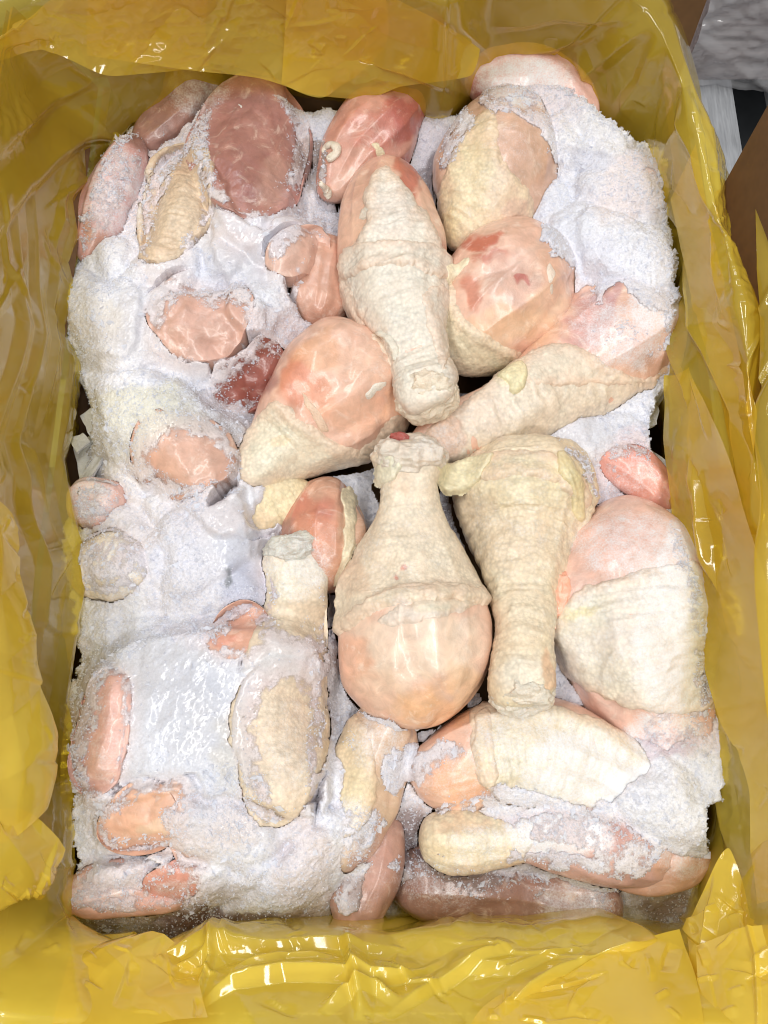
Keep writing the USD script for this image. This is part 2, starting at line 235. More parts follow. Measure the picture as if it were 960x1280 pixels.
SKIN_S = [(500, 350, 70, 60, (240, 238, 226), .8), (495, 260, 34, 40, (238, 232, 224), .8), (530, 460, 34, 60, (238, 234, 220), .7), (600, 430, 40, 34, (226, 214, 178), .7), (640, 465, 20, 16, (232, 226, 190), .8),
    (700, 455, 60, 30, (216, 208, 190), .8), (600, 520, 40, 24, (214, 200, 184), .7), (555, 545, 26, 24, (198, 156, 134), .75), (760, 490, 60, 18, (220, 210, 190), .6), (825, 455, 20, 20, (194, 154, 124), .7),
    (350, 560, 50, 40, (226, 224, 200), .6), (430, 585, 60, 16, (226, 226, 206), .6), (345, 555, 10, 8, (206, 176, 120), .5), (340, 630, 50, 24, (226, 212, 164), .8), (320, 655, 24, 18, (206, 176, 134), .7),
    (510, 590, 30, 24, (230, 218, 196), .6), (500, 600, 12, 26, (230, 200, 168), .6), (490, 690, 40, 30, (214, 198, 172), .7), (440, 725, 24, 30, (208, 180, 150), .7), (540, 690, 50, 30, (216, 204, 180), .6), (535, 750, 80, 20, (226, 226, 200), .8), (520, 766, 60, 10, (224, 230, 228), .85), (495, 712, 4, 4, (190, 90, 70), .8),
    (650, 600, 80, 40, (220, 208, 168), .8), (590, 640, 24, 40, (204, 184, 152), .6), (650, 680, 60, 40, (212, 192, 160), .75), (660, 760, 40, 50, (220, 206, 176), .7), (650, 840, 34, 30, (226, 222, 206), .7), (683, 845, 8, 34, (226, 180, 140), .8), (715, 590, 24, 24, (224, 212, 166), .7),
    (740, 770, 50, 34, (228, 228, 210), .7), (728, 768, 14, 12, (220, 208, 140), .7), (820, 780, 70, 70, (226, 222, 216), .8), (850, 840, 40, 50, (226, 218, 214), .7), (760, 850, 40, 40, (226, 222, 204), .7),
    (650, 930, 60, 50, (226, 216, 184), .8), (740, 960, 50, 34, (224, 216, 192), .8), (605, 930, 20, 40, (226, 214, 174), .8), (580, 1050, 55, 34, (228, 214, 176), .85), (585, 1030, 40, 10, (226, 194, 156), .7), (650, 1050, 30, 30, (224, 206, 172), .7),
    (575, 230, 30, 70, (226, 214, 172), .85), (630, 250, 26, 46, (216, 198, 172), .8), (560, 280, 20, 24, (228, 214, 160), .8), (645, 270, 20, 24, (204, 170, 152), .7), (225, 260, 40, 80, (206, 184, 156), .85), (222, 220, 14, 40, (190, 160, 130), .6), (205, 320, 20, 30, (214, 190, 162), .7),
    (355, 720, 30, 30, (222, 214, 186), .8), (385, 700, 26, 30, (214, 214, 206), .7), (350, 930, 50, 90, (216, 198, 174), .8), (145, 715, 50, 44, (228, 214, 190), .8), (130, 740, 30, 16, (220, 196, 150), .7), (440, 990, 30, 30, (222, 206, 160), .8), (425, 930, 24, 50, (206, 184, 146), .7)]
ICE_BASE = (237, 237, 243)
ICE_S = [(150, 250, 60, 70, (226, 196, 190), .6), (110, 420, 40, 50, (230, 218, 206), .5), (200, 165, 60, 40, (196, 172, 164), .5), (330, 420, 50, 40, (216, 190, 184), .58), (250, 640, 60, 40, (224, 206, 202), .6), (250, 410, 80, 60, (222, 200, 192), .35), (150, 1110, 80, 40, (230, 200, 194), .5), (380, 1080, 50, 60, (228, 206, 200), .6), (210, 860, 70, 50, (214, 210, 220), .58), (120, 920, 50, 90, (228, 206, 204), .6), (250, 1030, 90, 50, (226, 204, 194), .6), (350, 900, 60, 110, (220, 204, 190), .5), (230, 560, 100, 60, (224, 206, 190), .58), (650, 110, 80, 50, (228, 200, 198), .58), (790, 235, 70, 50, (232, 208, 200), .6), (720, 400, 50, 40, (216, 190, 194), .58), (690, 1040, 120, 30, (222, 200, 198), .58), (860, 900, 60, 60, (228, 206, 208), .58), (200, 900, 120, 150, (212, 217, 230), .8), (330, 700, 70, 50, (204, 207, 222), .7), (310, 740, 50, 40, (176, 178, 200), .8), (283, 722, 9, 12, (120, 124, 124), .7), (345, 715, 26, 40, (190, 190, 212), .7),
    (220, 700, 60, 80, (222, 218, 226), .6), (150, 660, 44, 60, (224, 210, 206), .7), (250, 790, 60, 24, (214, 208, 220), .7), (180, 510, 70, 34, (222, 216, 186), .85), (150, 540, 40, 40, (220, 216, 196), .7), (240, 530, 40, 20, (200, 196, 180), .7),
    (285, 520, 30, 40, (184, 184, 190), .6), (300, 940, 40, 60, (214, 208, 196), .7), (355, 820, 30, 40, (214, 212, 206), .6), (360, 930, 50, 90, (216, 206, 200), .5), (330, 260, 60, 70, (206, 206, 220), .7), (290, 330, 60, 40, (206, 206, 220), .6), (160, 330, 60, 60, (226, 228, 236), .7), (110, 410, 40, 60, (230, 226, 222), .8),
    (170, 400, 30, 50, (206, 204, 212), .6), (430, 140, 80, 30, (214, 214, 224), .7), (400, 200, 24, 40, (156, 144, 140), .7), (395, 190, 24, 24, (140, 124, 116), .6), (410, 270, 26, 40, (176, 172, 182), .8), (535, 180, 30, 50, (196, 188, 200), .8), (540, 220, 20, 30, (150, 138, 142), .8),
    (400, 420, 50, 30, (206, 198, 206), .7), (320, 500, 34, 30, (172, 172, 186), .7), (300, 440, 26, 40, (206, 200, 212), .6), (600, 480, 50, 30, (126, 118, 124), .85), (545, 520, 40, 40, (122, 110, 108), .85), (560, 640, 26, 40, (158, 150, 156), .85), (590, 720, 24, 60, (168, 160, 170), .85), (620, 800, 20, 50, (180, 174, 184), .8),  # dark greys between drumsticks: shade of the deep gaps painted into the ice
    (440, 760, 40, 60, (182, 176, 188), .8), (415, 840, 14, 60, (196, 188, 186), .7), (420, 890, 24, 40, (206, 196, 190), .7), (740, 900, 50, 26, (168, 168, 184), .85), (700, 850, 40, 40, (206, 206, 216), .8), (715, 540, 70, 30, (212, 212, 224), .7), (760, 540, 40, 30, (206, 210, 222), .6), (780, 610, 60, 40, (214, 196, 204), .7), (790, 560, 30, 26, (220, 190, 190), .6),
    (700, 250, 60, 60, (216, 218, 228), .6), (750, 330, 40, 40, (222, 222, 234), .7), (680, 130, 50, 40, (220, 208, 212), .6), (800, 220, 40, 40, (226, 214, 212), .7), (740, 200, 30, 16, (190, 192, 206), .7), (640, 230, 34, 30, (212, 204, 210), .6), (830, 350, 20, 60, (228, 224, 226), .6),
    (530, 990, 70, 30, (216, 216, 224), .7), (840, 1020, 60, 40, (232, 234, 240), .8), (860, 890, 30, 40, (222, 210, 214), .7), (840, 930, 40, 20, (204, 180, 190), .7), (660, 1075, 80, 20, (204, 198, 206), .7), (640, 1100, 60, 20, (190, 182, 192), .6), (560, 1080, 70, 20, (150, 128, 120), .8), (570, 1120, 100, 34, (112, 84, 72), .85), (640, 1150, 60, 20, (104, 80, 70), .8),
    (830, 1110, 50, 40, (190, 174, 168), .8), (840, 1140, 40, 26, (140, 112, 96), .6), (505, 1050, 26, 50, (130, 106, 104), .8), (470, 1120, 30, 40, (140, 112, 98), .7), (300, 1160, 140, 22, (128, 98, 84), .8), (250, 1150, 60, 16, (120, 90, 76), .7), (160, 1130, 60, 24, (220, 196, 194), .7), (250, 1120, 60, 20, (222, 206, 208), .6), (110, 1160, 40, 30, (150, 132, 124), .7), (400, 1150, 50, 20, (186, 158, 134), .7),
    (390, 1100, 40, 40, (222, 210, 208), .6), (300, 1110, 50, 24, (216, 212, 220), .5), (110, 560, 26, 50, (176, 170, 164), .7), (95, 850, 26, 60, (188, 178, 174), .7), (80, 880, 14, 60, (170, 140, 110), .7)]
GLOSS_S = [(250, 880, 150, 90, 1), (330, 300, 50, 60, 1), (310, 260, 60, 50, 1), (320, 670, 80, 70, 1), (250, 850, 110, 60, .8), (330, 860, 70, 120, .9), (180, 960, 90, 50, .7), (300, 280, 70, 60, .9), (370, 320, 40, 50, .9), (210, 330, 40, 40, .8), (170, 400, 60, 50, .6), (260, 440, 70, 40, .8), (230, 560, 70, 40, .8), (310, 1040, 60, 40, .5), (720, 540, 50, 24, .7)]
FROST_S = [(790, 680, 90, 50, .36), (850, 700, 30, 60, .5), (840, 800, 60, 130, .42), (830, 920, 60, 40, .45), (780, 420, 60, 50, .38), (740, 400, 40, 40, .25), (820, 380, 40, 50, .5), (650, 105, 70, 40, .5), (790, 235, 60, 40, .36), (150, 240, 50, 70, .4), (560, 965, 70, 40, .2), (720, 960, 90, 60, .48), (800, 990, 60, 50, .65), (700, 1040, 80, 40, .55), (600, 1060, 50, 34, .3),
    (720, 1130, 60, 40, .35), (560, 1100, 90, 40, .22), (470, 930, 40, 40, .3), (440, 1040, 40, 50, .35), (250, 110, 50, 40, .3), (140, 710, 60, 50, .36), (110, 625, 40, 40, .4), (790, 590, 40, 40, .25), (265, 1030, 50, 44, .42), (130, 1115, 50, 30, .4), (215, 1110, 30, 20, .3), (360, 930, 40, 80, .2), (130, 920, 24, 80, .18), (750, 790, 80, 80, .2), (660, 930, 80, 60, .34), (850, 1075, 40, 30, .3), (620, 520, 60, 40, .14), (550, 555, 40, 30, .22), (400, 680, 40, 40, .12), (370, 710, 50, 50, .3), (640, 170, 50, 60, .14), (590, 250, 50, 60, .12), (650, 640, 90, 120, .16), (500, 680, 70, 120, .14), (500, 400, 60, 110, .14), (480, 160, 40, 40, .1)]
def field(px, splats, seed=40):
    w = px + 8*np.stack([nz(px, 0.05, seed), nz(px, 0.05, seed+3)], -1)
    out = np.zeros(px.shape[:-1])
    for u, v, ru, rv, k in splats:
        out = np.maximum(out, k*(1-sst(0.3, 1.3, ((w[..., 0]-u)/ru)**2+((w[..., 1]-v)/rv)**2)))
    return out

# ---------------------------------------------------------------- lie of the ice: outline and heights (mm) of the frozen block, bare windows in it
GX0, GX1, GY0, GY1, GS = -0.215, 0.225, -0.275, 0.275, 0.0007
gx = np.arange(GX0, GX1, GS); gy = np.arange(GY0, GY1, GS)
OUT = [(205, 130), (212, 92), (250, 78), (290, 98), (330, 92), (400, 103), (470, 112), (525, 122), (560, 135), (590, 95), (640, 68), (692, 82), (716, 108), (750, 135), (790, 178), (834, 192), (832, 250), (848, 340), (850, 410), (838, 470), (816, 505), (808, 545), (826, 600), (852, 650), (868, 720), (892, 800), (894, 870), (918, 945), (908, 985), (890, 1015), (884, 1055), (876, 1110), (862, 1240), (440, 1260), (100, 1250), (80, 1150), (98, 1060), (90, 960), (84, 900), (90, 830), (98, 770), (82, 720), (80, 630), (112, 590), (116, 530), (94, 450), (82, 385), (98, 330), (92, 285), (128, 200), (160, 165)]
BASE = [(120, 850, 4), (380, 820, 15), (395, 950, 17), (385, 1050, 9), (110, 960, 8), (250, 900, 16), (180, 900, 12), (180, 850, 10), (250, 1060, 8), (180, 1060, 4), (250, 1115, -10), (120, 1110, -16), (370, 1110, -4), (250, 1150, -30), (120, 1150, -40), (400, 1150, -25), (250, 1195, -70), (100, 1195, -75), (420, 1180, -60),
    (420, 760, -26), (420, 850, -18), (425, 920, -22), (540, 540, -40), (600, 485, -36), (570, 660, -28), (600, 740, -26), (625, 800, -24), (740, 912, -24), (700, 850, -14), (470, 330, -22), (408, 260, -18), (535, 190, -14), (545, 230, -25), (545, 150, -8), (390, 210, -12),
    (150, 400, 8), (110, 400, 0), (200, 350, 12), (330, 300, 13), (270, 300, 14), (380, 300, 10), (270, 220, 10), (250, 450, 11), (320, 500, -10), (330, 440, 0), (230, 530, 10), (150, 520, 6), (280, 640, 8), (220, 640, 8), (300, 700, 5), (330, 745, 0), (150, 670, 2), (170, 770, 0), (120, 800, -8), (95, 850, -24), (250, 750, 8), (350, 780, 8), (95, 540, -35), (130, 580, -10),
    (340, 110, 2), (430, 140, -4), (380, 130, 0), (230, 150, -12), (160, 260, -4), (110, 300, -14), (190, 260, 8), (400, 420, -10),
    (660, 110, 4), (740, 180, 6), (700, 260, 12), (790, 260, 8), (780, 330, 12), (830, 300, 0), (830, 400, 4), (740, 320, 10), (690, 300, 6), (720, 220, 8), (620, 240, -5), (560, 130, -10),
    (720, 545, -8), (660, 545, -10), (780, 545, -14), (800, 600, -24), (750, 590, -14), (850, 660, -10), (860, 760, 2), (860, 860, 2), (890, 940, -4), (840, 1015, 8), (790, 1010, 2), (870, 1040, 0), (640, 1010, -9), (700, 1025, -8), (480, 965, -14), (510, 1000, -16), (570, 1010, -14), (850, 1100, -34), (790, 1100, -38), (660, 1085, -34), (560, 1080, -36), (510, 1060, -40), (500, 1130, -60), (700, 1180, -70), (830, 1150, -55), (580, 1150, -66), (680, 1140, -62)]
bw = np.array([P(u, v, z*1e-3) for u, v, z in BASE])
XX, YY = np.meshgrid(gx, gy)
cx, cy = gx[::8], gy[::8]
CX, CY = np.meshgrid(cx, cy)
rb = RBFInterpolator(bw[:, :2], bw[:, 2], kernel='linear', smoothing=1e-4, neighbors=24)(np.stack([CX, CY], -1).reshape(-1, 2)).reshape(CX.shape)
Z0 = ndi.map_coordinates(ndi.gaussian_filter(rb, 1.2), [(YY-GY0)/GS/8, (XX-GX0)/GS/8], order=1, mode='nearest')
WIN = [([(343, 742), (372, 764), (406, 742), (402, 772), (388, 794), (352, 788)], 0.8), ([(204, 112), (240, 76), (288, 100), (272, 130), (240, 150), (215, 178), (160, 200), (150, 182), (195, 150)], 1.5), ([(258, 170), (272, 128), (298, 110), (322, 108), (348, 122), (368, 160), (362, 215), (348, 250), (330, 264), (295, 262), (288, 238), (262, 208)], 1.5), ([(346, 238), (370, 236), (378, 258), (352, 280), (342, 270)], 1.2), ([(188, 300), (202, 250), (228, 198), (242, 182), (246, 225), (252, 285), (228, 290), (216, 335), (200, 348), (186, 322)], 1.2), ([(274, 273), (296, 288), (312, 288), (308, 303), (285, 300)], 0.8),
    ([(344, 326), (396, 288), (394, 310), (362, 342), (346, 336)], 1.0), ([(200, 416), (212, 390), (230, 368), (248, 380), (264, 390), (290, 380), (304, 392), (302, 430), (270, 452), (240, 450), (205, 434)], 1.2), ([(274, 492), (300, 474), (342, 438), (352, 462), (332, 492), (290, 502)], 2.0), ([(183, 576), (210, 553), (240, 543), (288, 575), (280, 592), (240, 609), (210, 592)], 1.2),
    ([(268, 801), (288, 792), (294, 775), (310, 769), (323, 785), (319, 803), (290, 809)], 1.0), ([(134, 848), (152, 856), (148, 920), (140, 980), (112, 988), (110, 940), (126, 900)], 1.0), ([(128, 1030), (150, 1013), (180, 997), (224, 988), (222, 1001), (192, 1015), (212, 1050), (150, 1052)], 1.0),
    ([(318, 914), (338, 856), (376, 856), (383, 920), (379, 1008), (344, 1014), (332, 960)], 0.8), ([(332, 692), (350, 672), (400, 672), (410, 700), (404, 745), (372, 765), (345, 745)], 1.5), ([(366, 405), (375, 350), (392, 300), (408, 296), (450, 350), (446, 400), (410, 408)], 2.0), ([(762, 592), (774, 573), (802, 573), (826, 614), (790, 620)], 1.0), ([(522, 985), (560, 950), (600, 945), (612, 970), (596, 1000), (540, 1002)], 1.0), ([(184, 1118), (206, 1096), (232, 1092), (230, 1112), (206, 1120)], 0.6)]
def segd(p, line):
    d2 = np.full(p.shape[:-1], 1e9)
    for a, e in zip(np.array(line[:-1], float), np.array(line[1:], float)):
        g = e-a; t2 = np.clip(((p-a)@g)/max(g@g, 1e-9), 0, 1); d2 = np.minimum(d2, ((p-a-t2[..., None]*g)**2).sum(-1))
    return np.sqrt(d2)
MOUND = [((312, 150), (318, 285), 74, 9), ((236, 200), (202, 335), 44, 8), ((245, 412), (330, 420), 62, 8), ((105, 400), (165, 440), 52, 10), ((130, 500), (262, 578), 62, 12), ((120, 335), (190, 365), 50, 8), ((372, 308), (330, 400), 42, 8), ((230, 690), (300, 640), 55, 7), ((352, 830), (352, 970), 58, 3), ((128, 870), (120, 975), 38, 6), ((235, 1030), (300, 1062), 50, 6), ((150, 1032), (214, 1008), 36, 5), ((110, 1122), (240, 1100), 40, 8), ((330, 1112), (425, 1055), 48, 9), ((250, 840), (210, 930), 70, 3),
    ((640, 110), (740, 165), 50, 10), ((768, 228), (832, 250), 46, 9), ((735, 300), (800, 320), 52, 7), ((828, 330), (835, 410), 36, 6), ((800, 900), (884, 950), 60, 6), ((780, 1010), (870, 1030), 48, 7), ((660, 545), (740, 545), 30, 4), ((770, 545), (800, 560), 30, 5), ((620, 1005), (720, 1035), 26, 6), ((600, 1090), (660, 1080), 26, 7)]
CREASE = [([(215, 165), (245, 230), (262, 290), (300, 320), (330, 350)], 6, 10), ([(382, 128), (386, 200), (378, 260), (398, 292)], 10, 16), ([(185, 362), (240, 360), (300, 345)], 5, 10), ([(190, 452), (240, 470), (285, 500), (330, 520)], 9, 11), ([(262, 432), (300, 462), (322, 505)], 9, 11), ([(95, 470), (150, 472), (192, 452)], 5, 9), ([(100, 592), (170, 630), (202, 690), (192, 760), (150, 770)], 6, 11), ([(330, 690), (345, 740), (318, 768), (255, 770), (190, 765)], 8, 15), ([(88, 822), (150, 790), (200, 770)], 6, 11), ([(85, 985), (150, 980), (228, 980), (262, 1000)], 4, 7),
    ([(240, 1078), (300, 1095), (350, 1060), (398, 1030)], 6, 9), ([(110, 1075), (200, 1060), (250, 1082)], 6, 9), ([(268, 1140), (330, 1100), (352, 1060)], 5, 9), ([(690, 200), (722, 240), (760, 272), (835, 282)], 5, 11), ([(700, 300), (740, 345), (748, 392)], 4, 9), ([(640, 150), (700, 150), (732, 190)], 5, 9), ([(752, 185), (795, 195)], 4, 9), ([(100, 330), (140, 350), (180, 300), (210, 200)], 6, 10), ([(300, 560), (310, 640), (335, 690)], 7, 9), ([(410, 700), (424, 800), (422, 900), (412, 1010)], 5, 8), ([(800, 880), (830, 930), (880, 985)], 4, 10), ([(765, 990), (775, 1030), (800, 1062)], 5, 9), ([(150, 560), (180, 610), (250, 620), (300, 600)], 5, 9)]
pz = proj(np.stack([XX, YY, Z0], -1)); pz = pz + 9*np.stack([nz(pz, 0.03, 51), nz(pz, 0.03, 52)], -1) + 4*np.stack([nz(pz, 0.09, 53), nz(pz, 0.09, 54)], -1)
bump = np.zeros(XX.shape)
for a_, b_, r_, h_ in MOUND:
    d_ = segd(pz, [a_, b_])/r_; t_ = h_*np.sqrt(np.clip(1-d_**2, 0, 1))
    bump = np.maximum(bump, t_) + 0.35*np.minimum(bump, t_)
PLATES = [([(96, 905), (112, 850), (160, 800), (330, 782), (404, 800), (412, 990), (392, 1028), (300, 1000), (230, 986), (160, 1000), (98, 1003)], 4.5), ([(262, 205), (300, 282), (332, 300), (380, 262), (402, 262), (406, 300), (372, 384), (332, 442), (300, 430), (285, 360), (264, 300)], 4.5), ([(242, 160), (262, 118), (300, 102), (350, 110), (376, 165), (374, 230), (340, 286), (264, 290)], 3.0), ([(120, 482), (190, 458), (262, 500), (300, 562), (326, 660), (300, 688), (230, 640), (150, 584)], 4.0), ([(196, 372), (300, 364), (340, 400), (330, 450), (262, 470), (200, 440)], 3.0), ([(90, 350), (140, 340), (185, 380), (170, 450), (100, 462)], 3.0), ([(720, 262), (830, 285), (842, 380), (770, 350), (720, 330)], 3.5), ([(650, 90), (730, 140), (800, 200), (720, 205), (640, 140)], 4.0)]
for poly, hh in PLATES: bump = bump + hh*sst(-3, 3, sdp(pz, poly))
for line, dep, wid in CREASE:
    bump = bump - 1.5*dep*np.exp(-(segd(pz, line)/wid)**1.4)*(0.65+0.5*fb(XX[..., None]*[1, 0]+YY[..., None]*[0, 1], 50, 2, 57))
Z0 = Z0 + ndi.gaussian_filter(bump, 1.1)*1e-3 - 0.003*sst(0, 1, bump > -99)
def zice(p): return ndi.map_coordinates(Z0, [(p[..., 1]-GY0)/GS, (p[..., 0]-GX0)/GS], order=1, mode='nearest')

# ---------------------------------------------------------------- drumsticks
MEATC, SKINC = (226, 184, 160), (222, 212, 188)
STICKS = []
def stick(key, label, spine, z, skins=(), base=MEATC, skinbase=SKINC, wr=0.5, flat=0.9, ends=(), groove=0.05, res=1.0, enc=0, cuts=(), bulge=1.6):
    """spine: (u, v, r_px[, z_mm]) from one end to the other. skins: (polygon or None for all, offset mm, lip mm, wrinkle mm, part name)"""
    STICKS.append(dict(key=key, label=label, spine=spine, z=z, skins=skins, base=base, skinbase=skinbase, wr=wr, flat=flat, ends=ends, groove=groove, res=res, enc=enc, cuts=cuts, bulge=bulge, **({'pale': 0.0} if key in 'pz' else {})))

def body(s, idx):
    sp = np.array([(q[0], q[1], q[2], q[3] if len(q) > 3 else s['z']) for q in s['spine']], float)
    c = P(sp[:, 0], sp[:, 1], sp[:, 3]*1e-3)
    r = sp[:, 2]*depth(c)/FPX*(1+s['enc'])
    if s['enc']: s['flat'] = 0.6
    t = np.concatenate([[0], np.cumsum(np.linalg.norm(np.diff(c, axis=0), axis=1))])
    L = t[-1]
    ns = int(np.clip(L/0.00075*s['res'], 60, 230)); nt = int(np.clip(2*math.pi*r.max()/0.00095*s['res'], 70, 270))
    tt = 0.5*L*(1-np.cos(np.linspace(0, math.pi, ns)))*0.35 + np.linspace(0, L, ns)*0.65
    pos = CubicSpline(t, c, bc_type='natural')(tt)
    rr = np.sqrt(np.maximum(PchipInterpolator(t, r**2)(tt), 0))
    T = np.gradient(pos, tt, axis=0); T /= np.linalg.norm(T, axis=1, keepdims=True)
    n = CAM-pos; n -= (n*T).sum(1, keepdims=True)*T; n /= np.linalg.norm(n, axis=1, keepdims=True)
    b = np.cross(T, n)
    w = np.linspace(-1, 1, nt, endpoint=False); th = math.pi*np.sign(w)*np.abs(w)**1.25
    S, TH = np.meshgrid(tt, th, indexing='ij')
    q = np.stack([S*18+idx*3.7, np.cos(TH)*1.0, np.sin(TH)*1.0], -1)
    R = rr[:, None]*(1+(0.16 if s['key'] in ROUGHER else 0.10)*nz(q*[1.5, 1.2, 1.2], 1.0, idx)+s['groove']*ridge(q*[0.5, 2.2, 2.2], 1.0, 1, idx+9)*sst(0.3, 0.9, rr[:, None]/max(rr.max(), 1e-9)) + 0.02*nz(q, 3.0, idx+4))
    X = pos[:, None]+R[..., None]*(np.cos(TH)[..., None]*n[:, None]*s['flat']+np.sin(TH)[..., None]*b[:, None])
    N = gnormals(X)
    out = X-pos[:, None]
    N *= np.sign((N*out).sum(-1).mean())
    N[0] = -T[0]; N[-1] = T[-1]
    px = proj(X)
    for line, dep, wid in s['cuts']:
        d2 = np.full(px.shape[:-1], 1e9)
        for a, e in zip(np.array(line[:-1], float), np.array(line[1:], float)):
            g = e-a; t2 = np.clip(((px-a)@g)/(g@g), 0, 1); d2 = np.minimum(d2, ((px-a-t2[..., None]*g)**2).sum(-1))
        X = X - N*(dep*1e-3*np.exp(-d2/wid**2)*sst(-0.1, 0.45, np.cos(TH)))[..., None]
    return dict(X=X, N=N, S=S, TH=TH, R=R, rr=rr, T=T, pos=pos, L=L, n=n, b=b)

ROUGHER = {'r', 'ab', 'ac', 'ah', 'ai', 'x', 'j', 'k', 'ak', 't', 's', 'v', 'al', 'l', 'z', 'n', 'm'}
A = 'ALL'
stick('a', 'drumstick with white bunched skin band and cut shank end pointing down', [(488, 204, 0), (486, 216, 34), (484, 240, 50), (485, 275, 60), (490, 325, 67), (500, 375, 58, 8), (514, 425, 40, 16), (526, 462, 33, 18), (533, 488, 38, 20), (537, 502, 34, 20), (540, 509, 0, 19)], 2,
    [([(452, 250), (470, 212), (486, 205), (500, 228), (520, 250), (540, 280), (556, 315), (566, 340), (575, 520), (490, 520), (485, 430), (450, 400), (428, 380), (424, 340), (430, 318), (452, 296), (462, 270)], 1.2, 1.0, 0.7, 'skin'),
     ([(424, 322), (440, 308), (480, 300), (520, 304), (548, 306), (566, 326), (566, 350), (550, 352), (525, 338), (490, 332), (460, 338), (440, 350), (426, 352)], 3.6, 1.4, 0.8, 'skin_fold'), ([(424, 348), (440, 352), (452, 398), (470, 424), (488, 442), (480, 452), (450, 426), (430, 395)], 3.0, 1.2, 0.6, 'skin_fold'), ([(524, 362), (560, 352), (566, 420), (554, 476), (542, 432), (530, 400)], 2.4, 1.2, 0.6, 'skin_fold')], skinbase=(240, 236, 224), wr=0.7, res=1.3, ends=[(1, (238, 226, 206), None)])
stick('b', 'pink drumstick with red bruised tip, right of the one with the white skin band', [(556, 452, 0), (566, 440, 38), (590, 412, 66), (618, 386, 80), (645, 364, 84), (672, 344, 74), (696, 332, 50), (716, 322, 0)], -8,
    [([(545, 330), (566, 350), (572, 395), (600, 412), (625, 432), (645, 440), (662, 452), (655, 478), (600, 480), (540, 450)], 1.3, 1.2, 0.7, 'skin')], skinbase=(224, 212, 180), res=1.2, cuts=[([(650, 440), (680, 405), (716, 352)], 1.5, 7), ([(600, 350), (650, 320)], 1.2, 10)])
stick('c', 'drumstick lying across the right side, wrinkled shank pointing left, frosted mauve thick end', [(514, 566, 0), (522, 562, 20, -8), (545, 552, 31, -6), (580, 535, 36, -6), (630, 515, 43, -8), (690, 482, 58, -14), (740, 448, 80), (785, 418, 84), (818, 398, 62), (846, 384, 0)], -20,
    [([(500, 580), (540, 530), (600, 490), (650, 446), (700, 426), (740, 445), (775, 468), (812, 480), (850, 440), (850, 480), (800, 530), (640, 575), (540, 600)], 1.2, 0.8, 0.9, 'skin'),
     ([(640, 470), (660, 442), (700, 426), (740, 445), (780, 470), (815, 478), (780, 482), (700, 482), (655, 486)], 2.4, 0.8, 0.5, 'skin_fold')], skinbase=(218, 208, 190), res=1.3, ends=[(0, (214, 200, 186), None)])
stick('d', 'round orange pink drumstick left of centre with a loose triangular skin flap', [(300, 600, 0), (310, 592, 22, -4), (345, 565, 45), (385, 528, 70), (422, 498, 84), (452, 474, 82), (482, 450, 58), (502, 432, 0)], -8,
    [([(462, 414), (488, 420), (502, 442), (500, 470), (488, 452), (474, 430)], 0.9, 0.5, 0.4, 'skin'), ([(490, 560), (470, 572), (440, 574), (465, 556), (490, 520), (512, 520), (510, 560)], 0.8, 0.4, 0.5, 'skin'),
     ([(338, 500), (352, 506), (385, 534), (430, 560), (475, 574), (505, 572), (500, 596), (440, 602), (380, 610), (330, 616), (292, 606), (294, 570), (312, 532)], 2.4, 0.7, 0.5, 'skin_flap')], res=1.3, cuts=[([(446, 408), (440, 440), (434, 470)], 1.0, 8), ([(515, 470), (490, 500), (478, 540)], 1.2, 9)])
stick('e', 'large central drumstick, skin rolled back above its smooth peach thick end', [(511, 559, 0, 15), (511, 563, 27, 15), (511, 577, 41, 14), (512, 606, 36, 12), (513, 645, 43, 8), (515, 690, 66, 3), (518, 740, 88), (520, 795, 98), (520, 845, 90), (521, 885, 62), (522, 912, 0)], -3,
    [([(455, 550), (565, 550), (575, 640), (635, 730), (632, 756), (600, 746), (540, 741), (490, 752), (450, 770), (415, 800), (400, 780), (420, 720), (460, 640)], 1.3, 2.0, 0.45, 'skin'),
     ([(466, 782), (490, 760), (540, 748), (606, 750), (560, 770), (510, 778)], 1.0, 0.4, 0.3, 'fat_layer'), ([(426, 776), (460, 746), (500, 734), (560, 730), (612, 740), (620, 756), (560, 748), (500, 753), (456, 770), (430, 790)], 3.2, 1.4, 0.5, 'skin_fold')], skinbase=(220, 208, 184), wr=0.45, res=1.5, ends=[(0, (232, 222, 208), (168, 84, 76), 1.08)], groove=0.05, cuts=[([(498, 770), (502, 800), (512, 835), (532, 862), (552, 885), (556, 920)], 2.4, 15), ([(430, 800), (470, 850), (500, 880)], 1.0, 20)])
stick('f', 'fully skinned cream drumstick right of the centre one, white cut end pointing down', [(650, 556, 0), (650, 562, 48), (653, 580, 70), (654, 620, 81), (655, 660, 71), (655, 705, 51, -4), (655, 755, 38, 3), (654, 800, 33, 8), (653, 842, 40, 10), (654, 868, 37, 10), (656, 880, 0, 9)], -12,
    [(A, 1.0, 0, 0.75, 'skin'), ([(560, 606), (572, 572), (640, 560), (700, 568), (738, 606), (738, 642), (716, 622), (690, 600), (640, 592), (590, 606)], 2.4, 1.2, 0.7, 'skin_fold')], skinbase=(218, 204, 172), wr=0.75, res=1.4, ends=[(1, (232, 226, 212), None, 1.0)])
stick('g', 'largest drumstick at the right edge, white frosted skin with a bare orange spot', [(748, 632, 0), (755, 642, 40), (768, 675, 78), (778, 720, 98), (787, 780, 106), (802, 840, 94), (828, 890, 70), (858, 930, 50), (885, 953, 34), (902, 966, 0)], -18,
    [([(682, 800), (694, 778), (706, 755), (722, 738), (790, 716), (900, 700), (910, 800), (905, 884), (850, 892), (790, 888), (730, 860), (680, 830)], 1.2, 0.8, 0.8, 'skin')], skinbase=(226, 222, 212), wr=0.7, res=1.5, base=(228, 190, 174))
